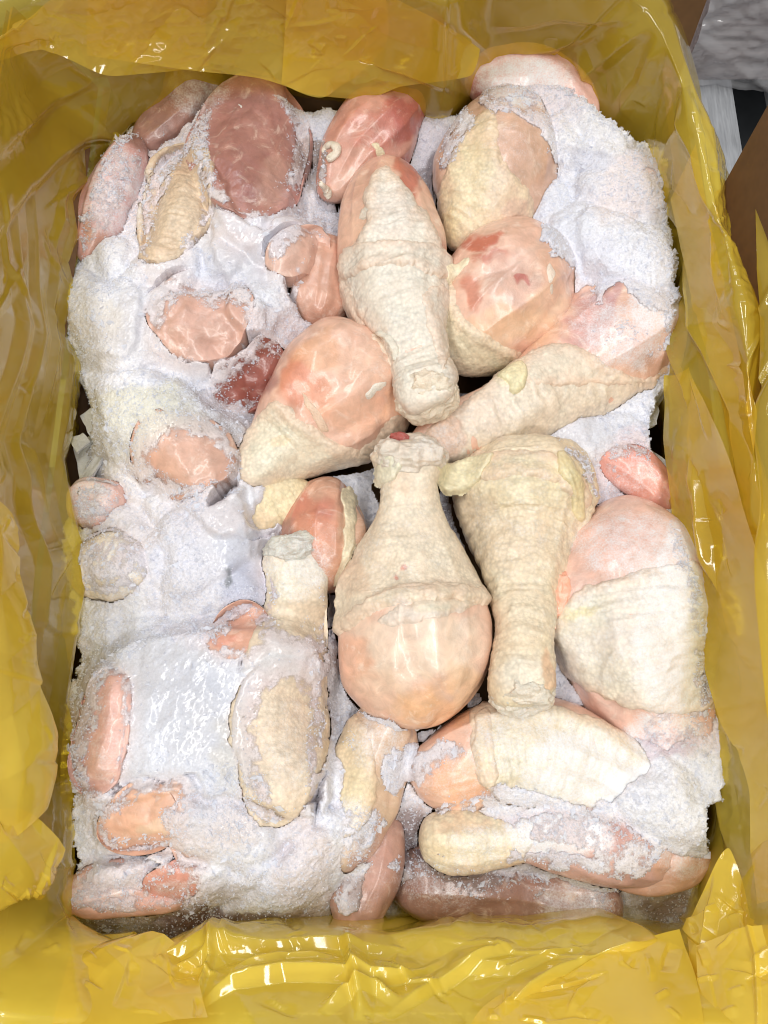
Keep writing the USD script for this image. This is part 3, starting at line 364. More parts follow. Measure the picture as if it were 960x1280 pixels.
stick('h', 'skinned drumstick lying across below the centre with an orange meat spot at its left', [(512, 978, 0), (522, 974, 32), (548, 966, 48), (592, 948, 60), (650, 936, 66), (705, 946, 64), (760, 970, 55), (805, 992, 46), (845, 1006, 40), (872, 1012, 0)], -18,
    [([(588, 880), (640, 870), (730, 890), (850, 950), (880, 1030), (760, 1050), (640, 1010), (604, 985), (592, 940)], 1.2, 0.6, 0.7, 'skin'), ([(594, 888), (612, 880), (618, 930), (624, 988), (604, 988), (592, 940)], 2.4, 1.2, 0.5, 'skin_fold')], skinbase=(224, 216, 192), wr=0.6, res=1.3)
stick('i', 'drumstick at the lower right, its cream knob end pointing left', [(526, 1050, 0), (531, 1050, 20), (548, 1050, 31), (578, 1051, 37), (612, 1050, 31), (642, 1046, 30), (690, 1038, 48), (745, 1046, 54), (800, 1062, 46, -26), (850, 1075, 0, -34)], -20,
    [([(510, 1010), (650, 1000), (670, 1040), (650, 1090), (510, 1100)], 1.0, 0.6, 0.5, 'skin')], skinbase=(226, 212, 176), base=(200, 160, 152))
stick('j', 'lowest drumstick at the front, in shadow, pale knob end pointing right', [(778, 1130, 0), (772, 1130, 22), (752, 1128, 38), (712, 1126, 44), (665, 1118, 40), (600, 1108, 46), (540, 1104, 50), (484, 1100, 0)], -45, base=(140, 102, 88))  # base colour browned to carry the shadow it lies in
stick('k', 'small pink meat end at the lower right corner under the white snow lump', [(750, 1090, 0, -36), (780, 1086, 24, -32), (815, 1080, 32), (850, 1074, 32), (876, 1070, 22), (888, 1070, 0)], -27, base=(214, 170, 146))
stick('l', 'drumstick below the centre one with a frosty white knob and red marrow', [(504, 884, 0), (500, 890, 22), (488, 906, 40), (476, 926, 42), (462, 962, 42), (448, 1002, 46), (438, 1040, 42), (424, 1090, 0)], -16,
    [([(400, 880), (450, 890), (470, 950), (470, 1010), (440, 1050), (400, 1040)], 1.0, 0.5, 0.6, 'skin')], base=(206, 180, 150), ends=[(0, (236, 238, 240), (190, 96, 92), 1.3)], skinbase=(214, 196, 154))
stick('m', 'small red drumstick with a thin strap of skin, left of the upright centre one', [(424, 600, 0), (420, 608, 24), (412, 630, 46), (408, 666, 58), (414, 705, 50), (428, 736, 0)], -18, base=(200, 146, 118), cuts=[([(436, 610), (440, 660), (430, 720)], 2.0, 10)])
stick('n', 'yellowish skinned drumstick end under the triangular flap', [(392, 612, 0), (384, 614, 14), (360, 624, 27), (330, 640, 33), (305, 660, 30), (286, 688, 0)], -15, [(A, 0.8, 0, 0.6, 'skin')], skinbase=(224, 208, 162))
stick('o', 'drumstick under lower left ice sheet, its grey white knob sticking out', [(366, 676, 0), (367, 681, 24), (370, 700, 36), (373, 740, 33), (368, 790, 38), (358, 850, 46, -2), (350, 920, 54, -1), (346, 985, 44, -2), (340, 1032, 0, -4)], -5, [(A, 0.8, 0, 0.5, 'skin')], skinbase=(216, 202, 178), ends=[(0, (214, 214, 204), None)], enc=0.08, bulge=1.0)
stick('p', 'dark mauve bare drumstick framed by ice at the top left', [(312, 102, 0), (312, 112, 28), (312, 135, 46), (312, 180, 57), (313, 230, 48), (316, 275, 35), (320, 304, 0)], -2, base=(180, 136, 128), flat=0.85, enc=0.34, cuts=[([(305, 160), (312, 220), (305, 258)], 1.2, 8)], bulge=4.0)
stick('q', 'narrow beige drumstick with ridged skin under ice, left of the dark mauve one', [(238, 180, 0), (236, 190, 18), (230, 215, 30), (224, 262, 37), (212, 312, 30), (198, 348, 0)], 1, [(A, 0.6, 0, 0.9, 'skin')], skinbase=(204, 182, 154), wr=0.9, enc=0.32)
stick('r', 'frosted pink drumstick at the upper left corner', [(172, 172, 0), (166, 184, 20), (154, 208, 30), (140, 250, 36), (122, 292, 30), (104, 328, 0)], -8, base=(208, 156, 152))
stick('s', 'brown drumstick in the top left corner ending in a white gristle knob', [(250, 80, 0), (249, 86, 26), (244, 106, 38), (228, 142, 34), (198, 168, 30), (168, 192, 0)], -16, base=(140, 100, 90), ends=[(0, (238, 232, 222), None, 1.5)])
stick('t', 'deep red tipped drumstick at the top middle', [(522, 118, 0), (516, 126, 22), (500, 142, 38), (475, 166, 50), (446, 196, 43), (426, 224, 32), (402, 248, 0)], -10, base=(200, 140, 122))
stick('u', 'top right drumstick with yellowish skin left and bare beige meat right', [(624, 124, 0), (625, 134, 38), (626, 158, 60), (621, 205, 74), (608, 250, 66), (588, 285, 42), (566, 306, 0)], -8,
    [([(540, 310), (548, 240), (575, 170), (602, 138), (618, 135), (618, 165), (624, 196), (644, 225), (664, 240), (668, 300), (600, 320)], 1.2, 0.8, 0.6, 'skin')], skinbase=(224, 210, 172), base=(208, 174, 150), res=1.2)
stick('v', 'frosty pink drumstick end topmost at the upper right', [(590, 116, 0), (596, 112, 24), (616, 106, 35), (652, 104, 40), (700, 126, 36), (742, 162, 0)], -4, base=(216, 172, 166))
stick('w', 'flat pinkish beige piece of meat set in ice at the left, under the ridged one', [(192, 418, 0), (202, 415, 25), (226, 412, 40), (256, 412, 46), (298, 414, 36), (322, 420, 0)], -3, base=(198, 152, 134), flat=0.8, enc=0.55, bulge=2.5)
stick('x', 'tan drumstick end left of the white banded one, half covered by ice', [(416, 296, 0), (412, 310, 24), (405, 342, 38), (400, 378, 40), (392, 412, 0)], -12, base=(198, 150, 128))
stick('y', 'small beige sliver of meat in the ice tongue beside the tan end', [(336, 344, 0), (355, 332, 17), (380, 313, 18), (408, 288, 0)], 8, base=(206, 168, 150), flat=0.8, enc=0.6)
stick('z', 'dark red brown piece left of the orange pink one, deep in the ice', [(356, 444, 0), (348, 450, 16), (326, 468, 26), (298, 486, 28), (268, 498, 0)], -8, base=(150, 92, 82), enc=0.1)
stick('aa', 'peach meat end in the ice at mid left, left of the triangular flap', [(176, 558, 0), (186, 562, 24), (206, 570, 36), (240, 574, 41), (276, 570, 30), (298, 562, 0)], -1, base=(206, 158, 134), flat=0.85, enc=0.55)
stick('ab', 'frosted pink lump at the left edge, mid height', [(84, 626, 0), (92, 626, 22), (112, 626, 32), (134, 632, 32), (156, 644, 0)], -12, base=(206, 160, 152))
stick('ac', 'cream pimpled drumstick end at the left edge, coated with coarse ice grains', [(88, 722, 0), (98, 719, 26), (118, 714, 40), (148, 710, 50), (178, 714, 42), (206, 722, 0)], -13, [(A, 0.8, 0, 0.6, 'skin')], skinbase=(224, 210, 184))
stick('ad', 'small orange spot of meat in the middle of the lower left ice sheet', [(262, 800, 0), (284, 796, 22), (310, 786, 25), (338, 776, 0)], 3, base=(214, 152, 122), enc=0.6)
stick('ae', 'long pink streak of meat in the ice near the lower left edge', [(146, 836, 0), (142, 866, 22), (130, 920, 29), (123, 962, 25), (116, 998, 0)], 3, base=(222, 172, 162), enc=0.5)
stick('af', 'orange meat edge with cream skin low at the left, below the pink streak', [(120, 1038, 0), (146, 1034, 22), (186, 1020, 30), (228, 996, 0)], 1, base=(226, 174, 140), enc=0.5)
stick('ag', 'beige frost veiled meat piece low at the left', [(212, 986, 0), (238, 1006, 30), (268, 1030, 42), (298, 1054, 32), (322, 1078, 0)], -4, base=(214, 182, 164), enc=0.45)
stick('ah', 'frosted pink drumstick at the bottom left corner of the block', [(78, 1122, 0), (90, 1120, 20), (116, 1114, 32), (156, 1106, 36), (205, 1110, 30), (244, 1116, 0)], -22, base=(220, 176, 166))
stick('ai', 'small red meat tip at the bottom left above the front edge', [(182, 1128, 0), (204, 1112, 22), (234, 1096, 22), (258, 1082, 0)], -13, base=(206, 124, 108), enc=0.1)
stick('aj', 'salmon red meat end at the right edge above the largest drumstick', [(740, 562, 0), (762, 574, 22), (790, 590, 30), (814, 610, 27), (834, 642, 0)], -20, base=(222, 146, 130))
stick('ak', 'brownish pink drumstick side at the front, right of the lower left ice sheet', [(484, 1004, 0), (481, 1020, 18), (476, 1044, 27), (464, 1090, 34), (446, 1130, 32), (430, 1164, 0)], -27, base=(178, 136, 120))
stick('al', 'pale pink frosted piece near the upper right corner', [(734, 218, 0), (744, 220, 20), (766, 225, 32), (800, 238, 34), (834, 250, 0)], -3, base=(226, 192, 180))

GROUP = 'frozen chicken drumsticks packed in the carton'
HM = np.full((len(gy), len(gx)), -0.3)
built = []
for i, s in enumerate(STICKS):
    B = body(s, i); X = B['X'].copy()
    B['made'] = []
    px = proj(X)
    if s['enc']:
        wp = px + 3*np.stack([nz(px, 0.06, 71), nz(px, 0.06, 72)], -1) + 1.6*np.stack([nz(px, 0.3, 73), nz(px, 0.3, 74)], -1)
        sd = np.max([sdp(wp, poly, 70.0) for poly, _ in WIN], axis=0)
        zi = zice(X); k = sst(-36, -26, sd); top = sst(-0.2, 0.35, np.cos(B['TH']))*(sst(745, 775, px[..., 1]) if s['key'] == 'o' else 1.0)
        tgt = zi + 1e-3*(s['bulge']*sst(-6, 26, sd) + 0.9*fb(X, 90, 2, i)) + 0.0002
        zz = np.minimum(X[..., 2], zi-0.0025)*(1-k) + tgt*k
        X[..., 2] = X[..., 2]*(1-top) + zz*top
        if s['key'] == 'o': k = np.maximum(k, 1-sst(745, 775, px[..., 1]))
        X[..., 2] = np.where(k < 0.99, np.minimum(X[..., 2], zi-0.0025*(1-k)), X[..., 2])
        B['N'] = gnormals(X); B['N'] *= np.sign((B['N']*(X-B['pos'][:, None])).sum(-1).mean())
        B['N'][0] = -B['T'][0]; B['N'][-1] = B['T'][-1]
        B['X'] = X.copy(); px = proj(X)
    keepz = X.copy()
    for k, (poly, off, lip, wr, pname) in enumerate(s['skins']):
        wp = px + 3.5*np.stack([nz(px, 0.09, i+k), nz(px, 0.09, i+k+30)], -1) + 1.5*np.stack([nz(px, 0.3, i+k+3), nz(px, 0.3, i+k+33)], -1)
        sd = np.full(px.shape[:-1], 40.0) if isinstance(poly, str) else sdp(wp, poly)
        cosq = np.cos(B['TH'])
        q = np.stack([B['S']*300, np.sin(B['TH'])*B['R']*34, cosq*B['R']*34], -1)
        q2 = np.stack([B['S']*420, np.sin(B['TH'])*B['R']*230, cosq*B['R']*230], -1)
        wrk = wr*1e-3*(1.0*ridge(q + 0.7*nz(q*[0.15, 1.5, 1.5], 1, i)[..., None], 0.8, 2, i+k) + 0.4*nz(q2, 1.0, i+2) + 0.9*nz(q, 0.25, i+12))
        if pname != 'skin': sd = np.where(cosq > -0.3, sd, -40)
        q3 = np.stack([B['S']*95, np.sin(B['TH'])*B['R']*48, cosq*B['R']*48], -1)
        wrk = wrk + 0.9e-3*wr*ridge(q3+0.6*nz(q3, 0.6, i)[..., None], 1.0, 1, i+21)
        off = off*0.55; lip = lip*0.7
        o = off*1e-3*sst(-3, 3, sd) - 1.2e-3*(1-sst(-6, 0, sd)) + lip*1e-3*np.exp(-((sd-7)/6.5)**2) + wrk*sst(-2, 6, sd)
        V = X + B['N']*o[..., None]
        keep = sd > -7
        V[0] = V[0].mean(0); V[-1] = V[-1].mean(0)
        f = grid_faces(*V.shape[:2], wrap=True, keep=keep)
        pv = proj(V)
        base = (226, 230, 226) if pname == 'fat_layer' else s['skinbase']
        ek = (0.55*(1-sst(-2, 22, sd+8*nz(px, 0.12, i+8))))[..., None]
        tt_ = tone(pv, base, SKIN_S, i, ((216, 205, 192), 0.34)); tt_ = tt_*1.08; tt_ = tt_*np.minimum(1, 0.76/tt_.max(-1, keepdims=True)); tt_ = tt_*(1-ek)+lin((226, 198, 176))*ek
        prim = dict(tone=tt_.reshape(-1, 3), frost=field(pv, FROST_S, i).reshape(-1))
        v, f, prim = compact(V.reshape(-1, 3), f, prim)
        B['made'].append((pname, (v, f), SKIN, prim))
        keepz = np.where((sd > 0)[..., None], V, keepz)
    allskin = any(isinstance(q[0], str) for q in s['skins'])
    if not allskin:
        V = X + B['N']*(0.0004*fb(X, 130.0, 2, i))[..., None]
        V[0] = V[0].mean(0); V[-1] = V[-1].mean(0)
        pv = proj(V)
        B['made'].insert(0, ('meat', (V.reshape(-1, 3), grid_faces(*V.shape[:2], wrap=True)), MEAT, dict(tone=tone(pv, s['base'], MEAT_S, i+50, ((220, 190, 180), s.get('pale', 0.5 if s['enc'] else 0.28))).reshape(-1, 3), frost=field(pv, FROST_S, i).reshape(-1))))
    up = ndi.zoom(keepz, (3, 3, 1), order=1).reshape(-1, 3)
    ix = np.round((up[:, 0]-GX0)/GS).astype(int); iy = np.round((up[:, 1]-GY0)/GS).astype(int)
    ok = (ix >= 0) & (ix < len(gx)) & (iy >= 0) & (iy < len(gy))
    np.maximum.at(HM, (iy[ok], ix[ok]), up[ok, 2])
    built.append(B)
hole = HM < -0.25
HM = np.where(hole & (ndi.grey_closing(HM, size=(3, 3)) > -0.25), ndi.grey_closing(HM, size=(3, 3)), HM)

def lump(center, axis, r, long, seed, squash=1.0):
    """knobbly joint end: two condyles, hollows, ragged rim"""
    m = trimesh.creation.icosphere(5, 1.0); v = np.array(m.vertices)
    a = axis/np.linalg.norm(axis); up = CAM-center; up -= (up@a)*a; up /= np.linalg.norm(up); b = np.cross(a, up)
    rad = 1+0.16*nz(v, 1.5, seed)+0.11*ridge(v, 2.2, 2, seed+3)+0.05*nz(v, 6, seed+5) - 0.16*np.exp(-((v[:, 0]-0.75)**2+v[:, 1]**2+(v[:, 2]-0.45)**2)/0.09)
    hol = np.exp(-(((v[:, 1]+0.15)**2+(v[:, 2]-0.1)**2)*(1+0.5*nz(v, 3, seed+8)))/0.10)*sst(0.3, 0.8, v[:, 0])
    rad = rad - 0.30*hol + 0.10*ridge(v, 3.6, 2, seed+11)*sst(0.2, 0.7, v[:, 0])
    v = v*rad[:, None]
    w = center + v[:, :1]*a*long + v[:, 1:2]*b*r + v[:, 2:3]*up*r*squash
    return w, np.array(m.faces)

def tube(pts, rad, seed, n=8, m=26):
    pts = np.array(pts); t = np.linspace(0, 1, len(pts)); tt = np.linspace(0, 1, m)
    c = CubicSpline(t, pts)(tt); T = np.gradient(c, axis=0); T /= np.linalg.norm(T, axis=1, keepdims=True)
    a = np.cross(T, [0.1, 0.2, 1.0]); a /= np.linalg.norm(a, axis=1, keepdims=True); b = np.cross(T, a)
    r = rad*np.sqrt(np.clip(1-(2*tt-1)**8, 0.02, 1))*(1+0.3*nz(np.stack([tt*9, tt*0], -1), 1, seed))
    th = np.arange(n)*2*math.pi/n
    v = c[:, None]+r[:, None, None]*(np.cos(th)[None, :, None]*a[:, None]+np.sin(th)[None, :, None]*b[:, None]*0.7)
    return v.reshape(-1, 3), grid_faces(m, n, wrap=True)
def hz(u, v, z0=0.02):
    """height of the flesh under photograph point (u, v)"""
    z = z0
    for _ in range(4):
        p = P(u, v, z); z = float(HM[int(np.clip((p[1]-GY0)/GS, 0, len(gy)-1)), int(np.clip((p[0]-GX0)/GS, 0, len(gx)-1))])
    return z

paths = {}
for s, B in zip(STICKS, built):
    base = B['X'].reshape(-1, 3); base = np.array([base[:, 0].mean(), base[:, 1].mean(), base[:, 2].min()])
    t = thing('drumstick', s['label'], 'chicken drumstick', base, GROUP)
    paths[s['key']] = t
    for pname, mesh, mat, prim in B['made']: put(t, pname, mesh, mat, True, prim)
    for end, col, marrow, *big in s['ends']:
        big = big[0] if big else 1.0
        k = int(0.06*len(B['pos'])) if end == 0 else int(0.94*len(B['pos']))
        ax = -B['T'][k] if end == 0 else B['T'][k]
        v, f = lump(B['pos'][k]+ax*0.0015, ax+0.25*B['n'][k], B['rr'][k]*1.04*big, B['rr'][k]*0.62*big, 77+k)
        pv = proj(v)
        q = put(t, 'knuckle', (v, f), CART, True, dict(tone=tone(pv, col, [], 5)*(0.93+0.1*nz(v, 500, 3))[:, None], frost=field(pv, FROST_S, 3)))
        if marrow is not None:
            c = B['pos'][k]+ax*B['rr'][k]*0.55+B['n'][k]*B['rr'][k]*0.45+B['b'][k]*B['rr'][k]*0.3
            v, f = lump(c, B['b'][k], B['rr'][k]*0.17, B['rr'][k]*0.3, 13)
            put(t, 'marrow', (v, f), CART, True, dict(tone=np.broadcast_to(lin(marrow), v.shape), frost=np.full(len(v), 0.12)))

def drape(owner, name, poly, off, thick, mat, base, splats, wr, seed, ang=0.0, lift=0.0):
    """a loose sheet lying on the pieces below it"""
    pl = np.array(poly, float); res = 0.0006
    z0 = np.median([hz(*q) for q in pl]); z0 = z0 if z0 > -0.1 else 0.0
    w = P(pl[:, 0], pl[:, 1], z0+off*1e-3)
    x = np.arange(w[:, 0].min()-0.004, w[:, 0].max()+0.004, res); y = np.arange(w[:, 1].min()-0.004, w[:, 1].max()+0.004, res)
    XX, YY = np.meshgrid(x, y)
    xy = np.stack([XX, YY], -1); d = sdp((xy+0.0012*np.stack([nz(xy, 260, seed), nz(xy, 260, seed+4)], -1))*1e4, w[:, :2]*1e4)*1e-4
    Hs = ndi.gaussian_filter(np.maximum(HM, z0-0.012), 3.0)
    zz = ndi.map_coordinates(Hs, [(YY-GY0)/GS, (XX-GX0)/GS], order=1, mode='nearest')
    c, si = math.cos(ang), math.sin(ang); q = np.stack([(XX*c+YY*si)*420, (-XX*si+YY*c)*90], -1)
    z = zz + off*1e-3 + thick*1e-3*(np.sqrt(sst(-0.0006, 0.0025, d))-1) + wr*1e-3*(ridge(q, 1.0, 2, seed)+0.6*nz(xy, 140, seed+2))*sst(0, 0.003, d) - 0.003*(1-sst(-0.001, 0.0004, d))
    V = np.stack([XX, YY, z], -1); keep = d > -0.0007
    U = V.copy(); U[..., 2] -= 0.0012
    f = grid_faces(*V.shape[:2], keep=keep); pv = proj(V)
    prim = dict(tone=tone(pv, base, splats, seed).reshape(-1, 3), frost=field(pv, FROST_S, seed).reshape(-1))
    v, f, prim = compact(V.reshape(-1, 3), f, prim)
    put(paths[owner], name, (v, f), mat, True, prim)
drape('m', 'skin_strap', [(424, 604), (440, 598), (448, 632), (445, 668), (436, 700), (424, 728), (418, 726), (428, 690), (432, 650)], 1.6, 1.8, SKIN, (222, 212, 184), [], 0.5, 3)
drape('f', 'skin_flap', [(544, 582), (562, 566), (600, 557), (622, 560), (606, 584), (590, 602), (566, 606), (548, 598)], 2.5, 2.0, SKIN, (222, 214, 180), [], 0.6, 5, 1.2)
drape('f', 'skin_flap', [(700, 560), (722, 580), (738, 620), (736, 642), (722, 640), (712, 610), (690, 590)], 2.0, 2.0, SKIN, (222, 210, 168), [], 0.6, 6, 0.5)
drape('b', 'skin_tag', [(630, 450), (655, 440), (662, 462), (652, 488), (640, 492), (634, 475), (620, 462)], 2.6, 2.2, SKIN, (230, 222, 184), [], 0.7, 7)
drape('e', 'skin_tag', [(470, 575), (488, 562), (504, 574), (500, 592), (484, 600), (470, 592)], 2.2, 2.0, SKIN, (226, 222, 200), [], 0.6, 8)
v, f = lump(P(690, 748, 0.002), np.array([0.25, 1.0, 0.0]), 0.0105, 0.0150, 5, 0.7)
pv = proj(v); put(paths['g'], 'bare_meat', (v, f), MEAT, True, dict(tone=tone(pv, (236, 176, 150), [], 3), frost=np.full(len(v), 0.05)))
drape('d', 'fat_scrap', [(454, 494), (462, 486), (474, 478), (484, 474), (482, 482), (470, 490), (460, 498)], 0.5, 1.0, CART, (238, 232, 220), [], 0.3, 11)
drape('d', 'fat_scrap', [(490, 468), (498, 464), (504, 470), (502, 478), (494, 476)], 0.5, 1.0, CART, (238, 232, 220), [], 0.3, 12)
drape('d', 'fat_scrap', [(376, 488), (384, 496), (396, 510), (404, 520), (412, 534), (400, 532), (388, 520), (378, 506)], 0.3, 0.8, CART, (232, 204, 180), [], 0.4, 13)
drape('a', 'fat_scrap', [(448, 262), (456, 258), (466, 266), (462, 276), (450, 272)], 0.5, 1.0, CART, (238, 230, 216), [], 0.3, 14)
drape('b', 'fat_scrap', [(684, 326), (694, 334), (696, 352), (690, 366), (682, 350)], 0.5, 1.0, CART, (240, 228, 214), [], 0.4, 15)
drape('b', 'fat_scrap', [(556, 336), (566, 324), (586, 320), (590, 330), (572, 340), (560, 350)], 0.8, 1.2, SKIN, (234, 224, 196), [], 0.4, 16)
drape('t', 'fat_scrap', [(462, 176), (476, 178), (484, 186), (474, 190), (464, 184)], 0.5, 1.0, CART, (234, 222, 190), [], 0.4, 17)
drape('p', 'fat_scrap', [(296, 126), (303, 130), (305, 136), (299, 135)], 0.4, 0.8, CART, (236, 230, 226), [], 0.3, 18)
for owner, pts, r in (('t', [(405, 192), (410, 182), (419, 182), (420, 192), (412, 198), (424, 186)], 2.6), ('t', [(400, 228), (408, 238), (412, 248)], 3.0), ('d', [(470, 416), (486, 424), (494, 440), (490, 448)], 2.4)):
    q = [P(u, v, hz(u, v)+r*0.2e-3) for u, v in pts]
    if len(q) == 3: q = [q[0], (q[0]+q[1])/2, q[1], (q[1]+q[2])/2, q[2]]
    v, f = tube(q, r*1e-3, int(pts[0][0]))
    put(paths[owner], 'fat_shred', (v, f), CART, True, dict(tone=np.broadcast_to(lin((232, 226, 212)), v.shape), frost=np.zeros(len(v))))

# ---------------------------------------------------------------- the ice that binds them
xy = np.stack([XX, YY], -1)
PX = proj(np.stack([XX, YY, np.maximum(Z0, np.where(HM > -0.2, HM, -1))], -1))
WP = PX + 7*np.stack([nz(PX, 0.03, 61), nz(PX, 0.03, 62)], -1) + 5*np.stack([nz(PX, 0.11, 63), nz(PX, 0.11, 64)], -1) + 2.5*np.stack([nz(PX, 0.35, 65), nz(PX, 0.35, 66)], -1)
WW = PX + 3*np.stack([nz(PX, 0.06, 71), nz(PX, 0.06, 72)], -1) + 1.6*np.stack([nz(PX, 0.3, 73), nz(PX, 0.3, 74)], -1)
COVER = [([(590, 118), (640, 72), (700, 92), (790, 178), (836, 195), (850, 410), (838, 450), (800, 384), (768, 352), (748, 392), (735, 352), (716, 352), (690, 312), (668, 296), (690, 245), (694, 200), (660, 150), (600, 140)], 1.3),
    ([(90, 160), (170, 170), (220, 150), (260, 95), (400, 98), (410, 200), (425, 300), (345, 430), (290, 560), (300, 620), (330, 690), (412, 700), (416, 1000), (480, 1020), (440, 1180), (60, 1180), (60, 330)], 1.1),
    ([(596, 118), (612, 80), (680, 82), (712, 120), (690, 145), (640, 138)], 0.1), ([(745, 215), (790, 205), (832, 225), (828, 262), (770, 250)], -0.1),
    ([(720, 410), (760, 395), (835, 380), (836, 440), (780, 462), (740, 440)], -0.5), ([(842, 640), (900, 760), (900, 890), (868, 880), (858, 760), (830, 660)], 0.15), ([(810, 880), (900, 880), (925, 950), (880, 990), (830, 960), (800, 930)], 0.1),
    ([(770, 985), (830, 985), (870, 1000), (892, 1030), (880, 1062), (800, 1060), (765, 1030)], 3.2), ([(480, 935), (560, 920), (590, 940), (610, 1010), (520, 1020), (470, 985)], 1.0), ([(600, 975), (660, 985), (760, 1015), (770, 1005), (780, 1030), (700, 1040), (640, 1040), (596, 1010)], 1.6),
    ([(600, 1065), (760, 1060), (800, 1110), (660, 1100), (600, 1098)], 0.6), ([(740, 1045), (830, 1052), (836, 1072), (800, 1100), (740, 1100)], 0.8), ([(380, 1000), (440, 1000), (490, 1010), (470, 1070), (440, 1130), (380, 1110)], 0.4),
    ([(80, 1100), (170, 1085), (180, 1130), (80, 1150)], 0.35), ([(640, 1015), (800, 1010), (800, 1062), (700, 1064), (640, 1050)], 0.4), ([(560, 1080), (680, 1085), (700, 1125), (600, 1130), (520, 1110)], 0.12), ([(470, 1070), (560, 1060), (560, 1090), (500, 1110)], 0.4), ([(700, 1080), (775, 1100), (775, 1160), (720, 1160)], -0.2), ([(300, 960), (410, 780), (410, 690), (345, 760), (280, 860)], 1.6),
    ([(70, 590), (260, 590), (330, 680), (300, 840), (70, 800)], 0.6), ([(90, 690), (150, 660), (190, 690), (192, 745), (150, 768), (100, 735)], 0.45), ([(80, 596), (122, 592), (150, 616), (130, 655), (80, 660)], 0.4),
    ([(90, 960), (420, 960), (420, 1130), (80, 1140)], 0.5), ([(100, 180), (200, 170), (210, 260), (120, 330), (90, 300)], 0.45), ([(560, 118), (600, 150), (590, 160), (548, 240), (520, 230), (520, 140)], 0.8),
    ([(110, 330), (260, 340), (330, 300), (300, 480), (110, 480)], 1.4), ([(320, 600), (330, 680), (290, 700), (270, 600)], 1.0), ([(660, 530), (820, 520), (830, 600), (740, 640), (720, 570)], 0.4), ([(420, 885), (480, 885), (520, 920), (470, 950), (420, 940)], -0.4)]
C = np.full(XX.shape, -5.0)
for poly, c in COVER:
    k = sst(-7, 7, sdp(WP, poly)); C = C*(1-k)+c*k
gran = 0.0006*fb(xy, 380, 3, 80) + 0.0004*ridge(xy, 700, 1, 84)
glossm = field(PX, GLOSS_S)
lumpy = 0.0030*fb(xy, 55, 4, 90) + 0.0022*ridge(xy, 38, 2, 93)*(1-0.5*glossm)
Z = Z0 + lumpy + gran*(1-0.75*glossm)*1.3
Hok = np.where(HM > -0.2, HM, -0.3)
Hs = np.maximum(ndi.gaussian_filter(np.maximum(Hok, Z0-0.02), 2.2), Hok-0.002)
cov = Hs + C*1e-3 + 0.0007*fb(xy, 420, 3, 95)*(1-0.6*glossm) + 0.0006*fb(xy, 110, 2, 97)
Z = np.where(C > -4, np.maximum(Z, cov), Z)
# clear of fully bare drumsticks: only a fillet of frost in the corners
rim = np.zeros(XX.shape)
for poly, dpt in WIN:
    q = sdp(WW, poly, 70.0); rim = np.maximum(rim, np.exp(-((q+4)/5)**2)*(q < 3)*0.5)
    near = sst(-36, -5, q)*(Hok > -0.2); Z = Z*(1-near)+np.minimum(Z, Hok+0.0005+0.4*gran)*near
    k = sst(-3.5, 1.5, q); Z = Z*(1-k) + np.where(Hok > -0.2, np.minimum(Z, Hok-0.0005), Z)*k
for poly in ([(425, 215), (470, 205), (520, 205), (560, 300), (720, 320), (720, 380), (650, 470), (700, 430), (780, 470), (640, 565), (520, 570), (510, 430), (430, 400)], [(345, 430), (420, 408), (500, 420), (515, 520), (500, 600), (300, 610), (300, 560)], [(470, 562), (550, 562), (625, 750), (620, 880), (520, 912), (420, 850), (425, 760)], [(560, 565), (740, 590), (740, 650), (690, 760), (690, 885), (610, 870), (610, 760)], [(680, 790), (700, 740), (760, 640), (830, 660), (850, 760), (850, 870), (760, 870)], [(600, 890), (720, 900), (780, 960), (760, 1010), (620, 980)], [(530, 1020), (630, 1020), (640, 1085), (530, 1090)], [(550, 280), (590, 150), (640, 140), (690, 190), (665, 290)], [(400, 240), (470, 140), (520, 130), (500, 200), (440, 260)], [(350, 610), (470, 610), (460, 730), (360, 700)], [(300, 640), (350, 610), (380, 620), (330, 670)]):
    k = sst(-4, 4, sdp(WW, poly)); Z = Z*(1-k) + np.where(Hok > -0.2, np.minimum(Z, Hok-0.0006), Z)*k
so = sdp(WP, OUT, 80.0)
edge = sst(-14, 3, so + 11*fb(xy, 70, 4, 33))
Z = -0.115 + (Z+0.115)*edge**1.3
# crumbly steps on steep ground
g = np.hypot(*np.gradient(ndi.gaussian_filter(Z, 2), GS)); steep = sst(0.6, 2.0, g)
Z = Z + steep*0.0022*fb(np.concatenate([xy, Z[..., None]], -1), 190, 3, 101)
px3 = proj(np.stack([XX, YY, Z], -1))
dx = steep[..., None]*0.0016*np.stack([fb(np.concatenate([xy, Z[..., None]], -1), 170, 2, 111), fb(np.concatenate([xy, Z[..., None]], -1), 170, 2, 121)], -1)
V = np.concatenate([xy+dx, Z[..., None]], -1)
keep = ((so > -26) & (Z > np.where(HM > -0.2, HM, -1)-0.012))
it = thing('ice_block', 'block of white frost and clear ice holding all the drumsticks together', 'ice', (0, 0, -0.115))
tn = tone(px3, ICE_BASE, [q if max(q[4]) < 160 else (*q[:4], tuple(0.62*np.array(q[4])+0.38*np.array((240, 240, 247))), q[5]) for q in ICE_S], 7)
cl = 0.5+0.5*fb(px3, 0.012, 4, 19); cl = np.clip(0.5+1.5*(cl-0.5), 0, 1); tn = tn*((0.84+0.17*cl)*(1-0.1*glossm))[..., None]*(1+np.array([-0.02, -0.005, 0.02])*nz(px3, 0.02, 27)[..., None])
pinkz = np.zeros(XX.shape)
for poly, dpt in WIN: q = sdp(WW, poly, 70.0); pinkz = np.maximum(pinkz, 0.6*sst(-36, -3, q)*(0.6+0.6*fb(xy, 160, 3, 12)))
tn = tn*(1-pinkz[..., None])+lin((226, 204, 198))*pinkz[..., None]
tn = tn*(1-0.6*rim[..., None])+lin((236, 238, 246))*0.6*rim[..., None]
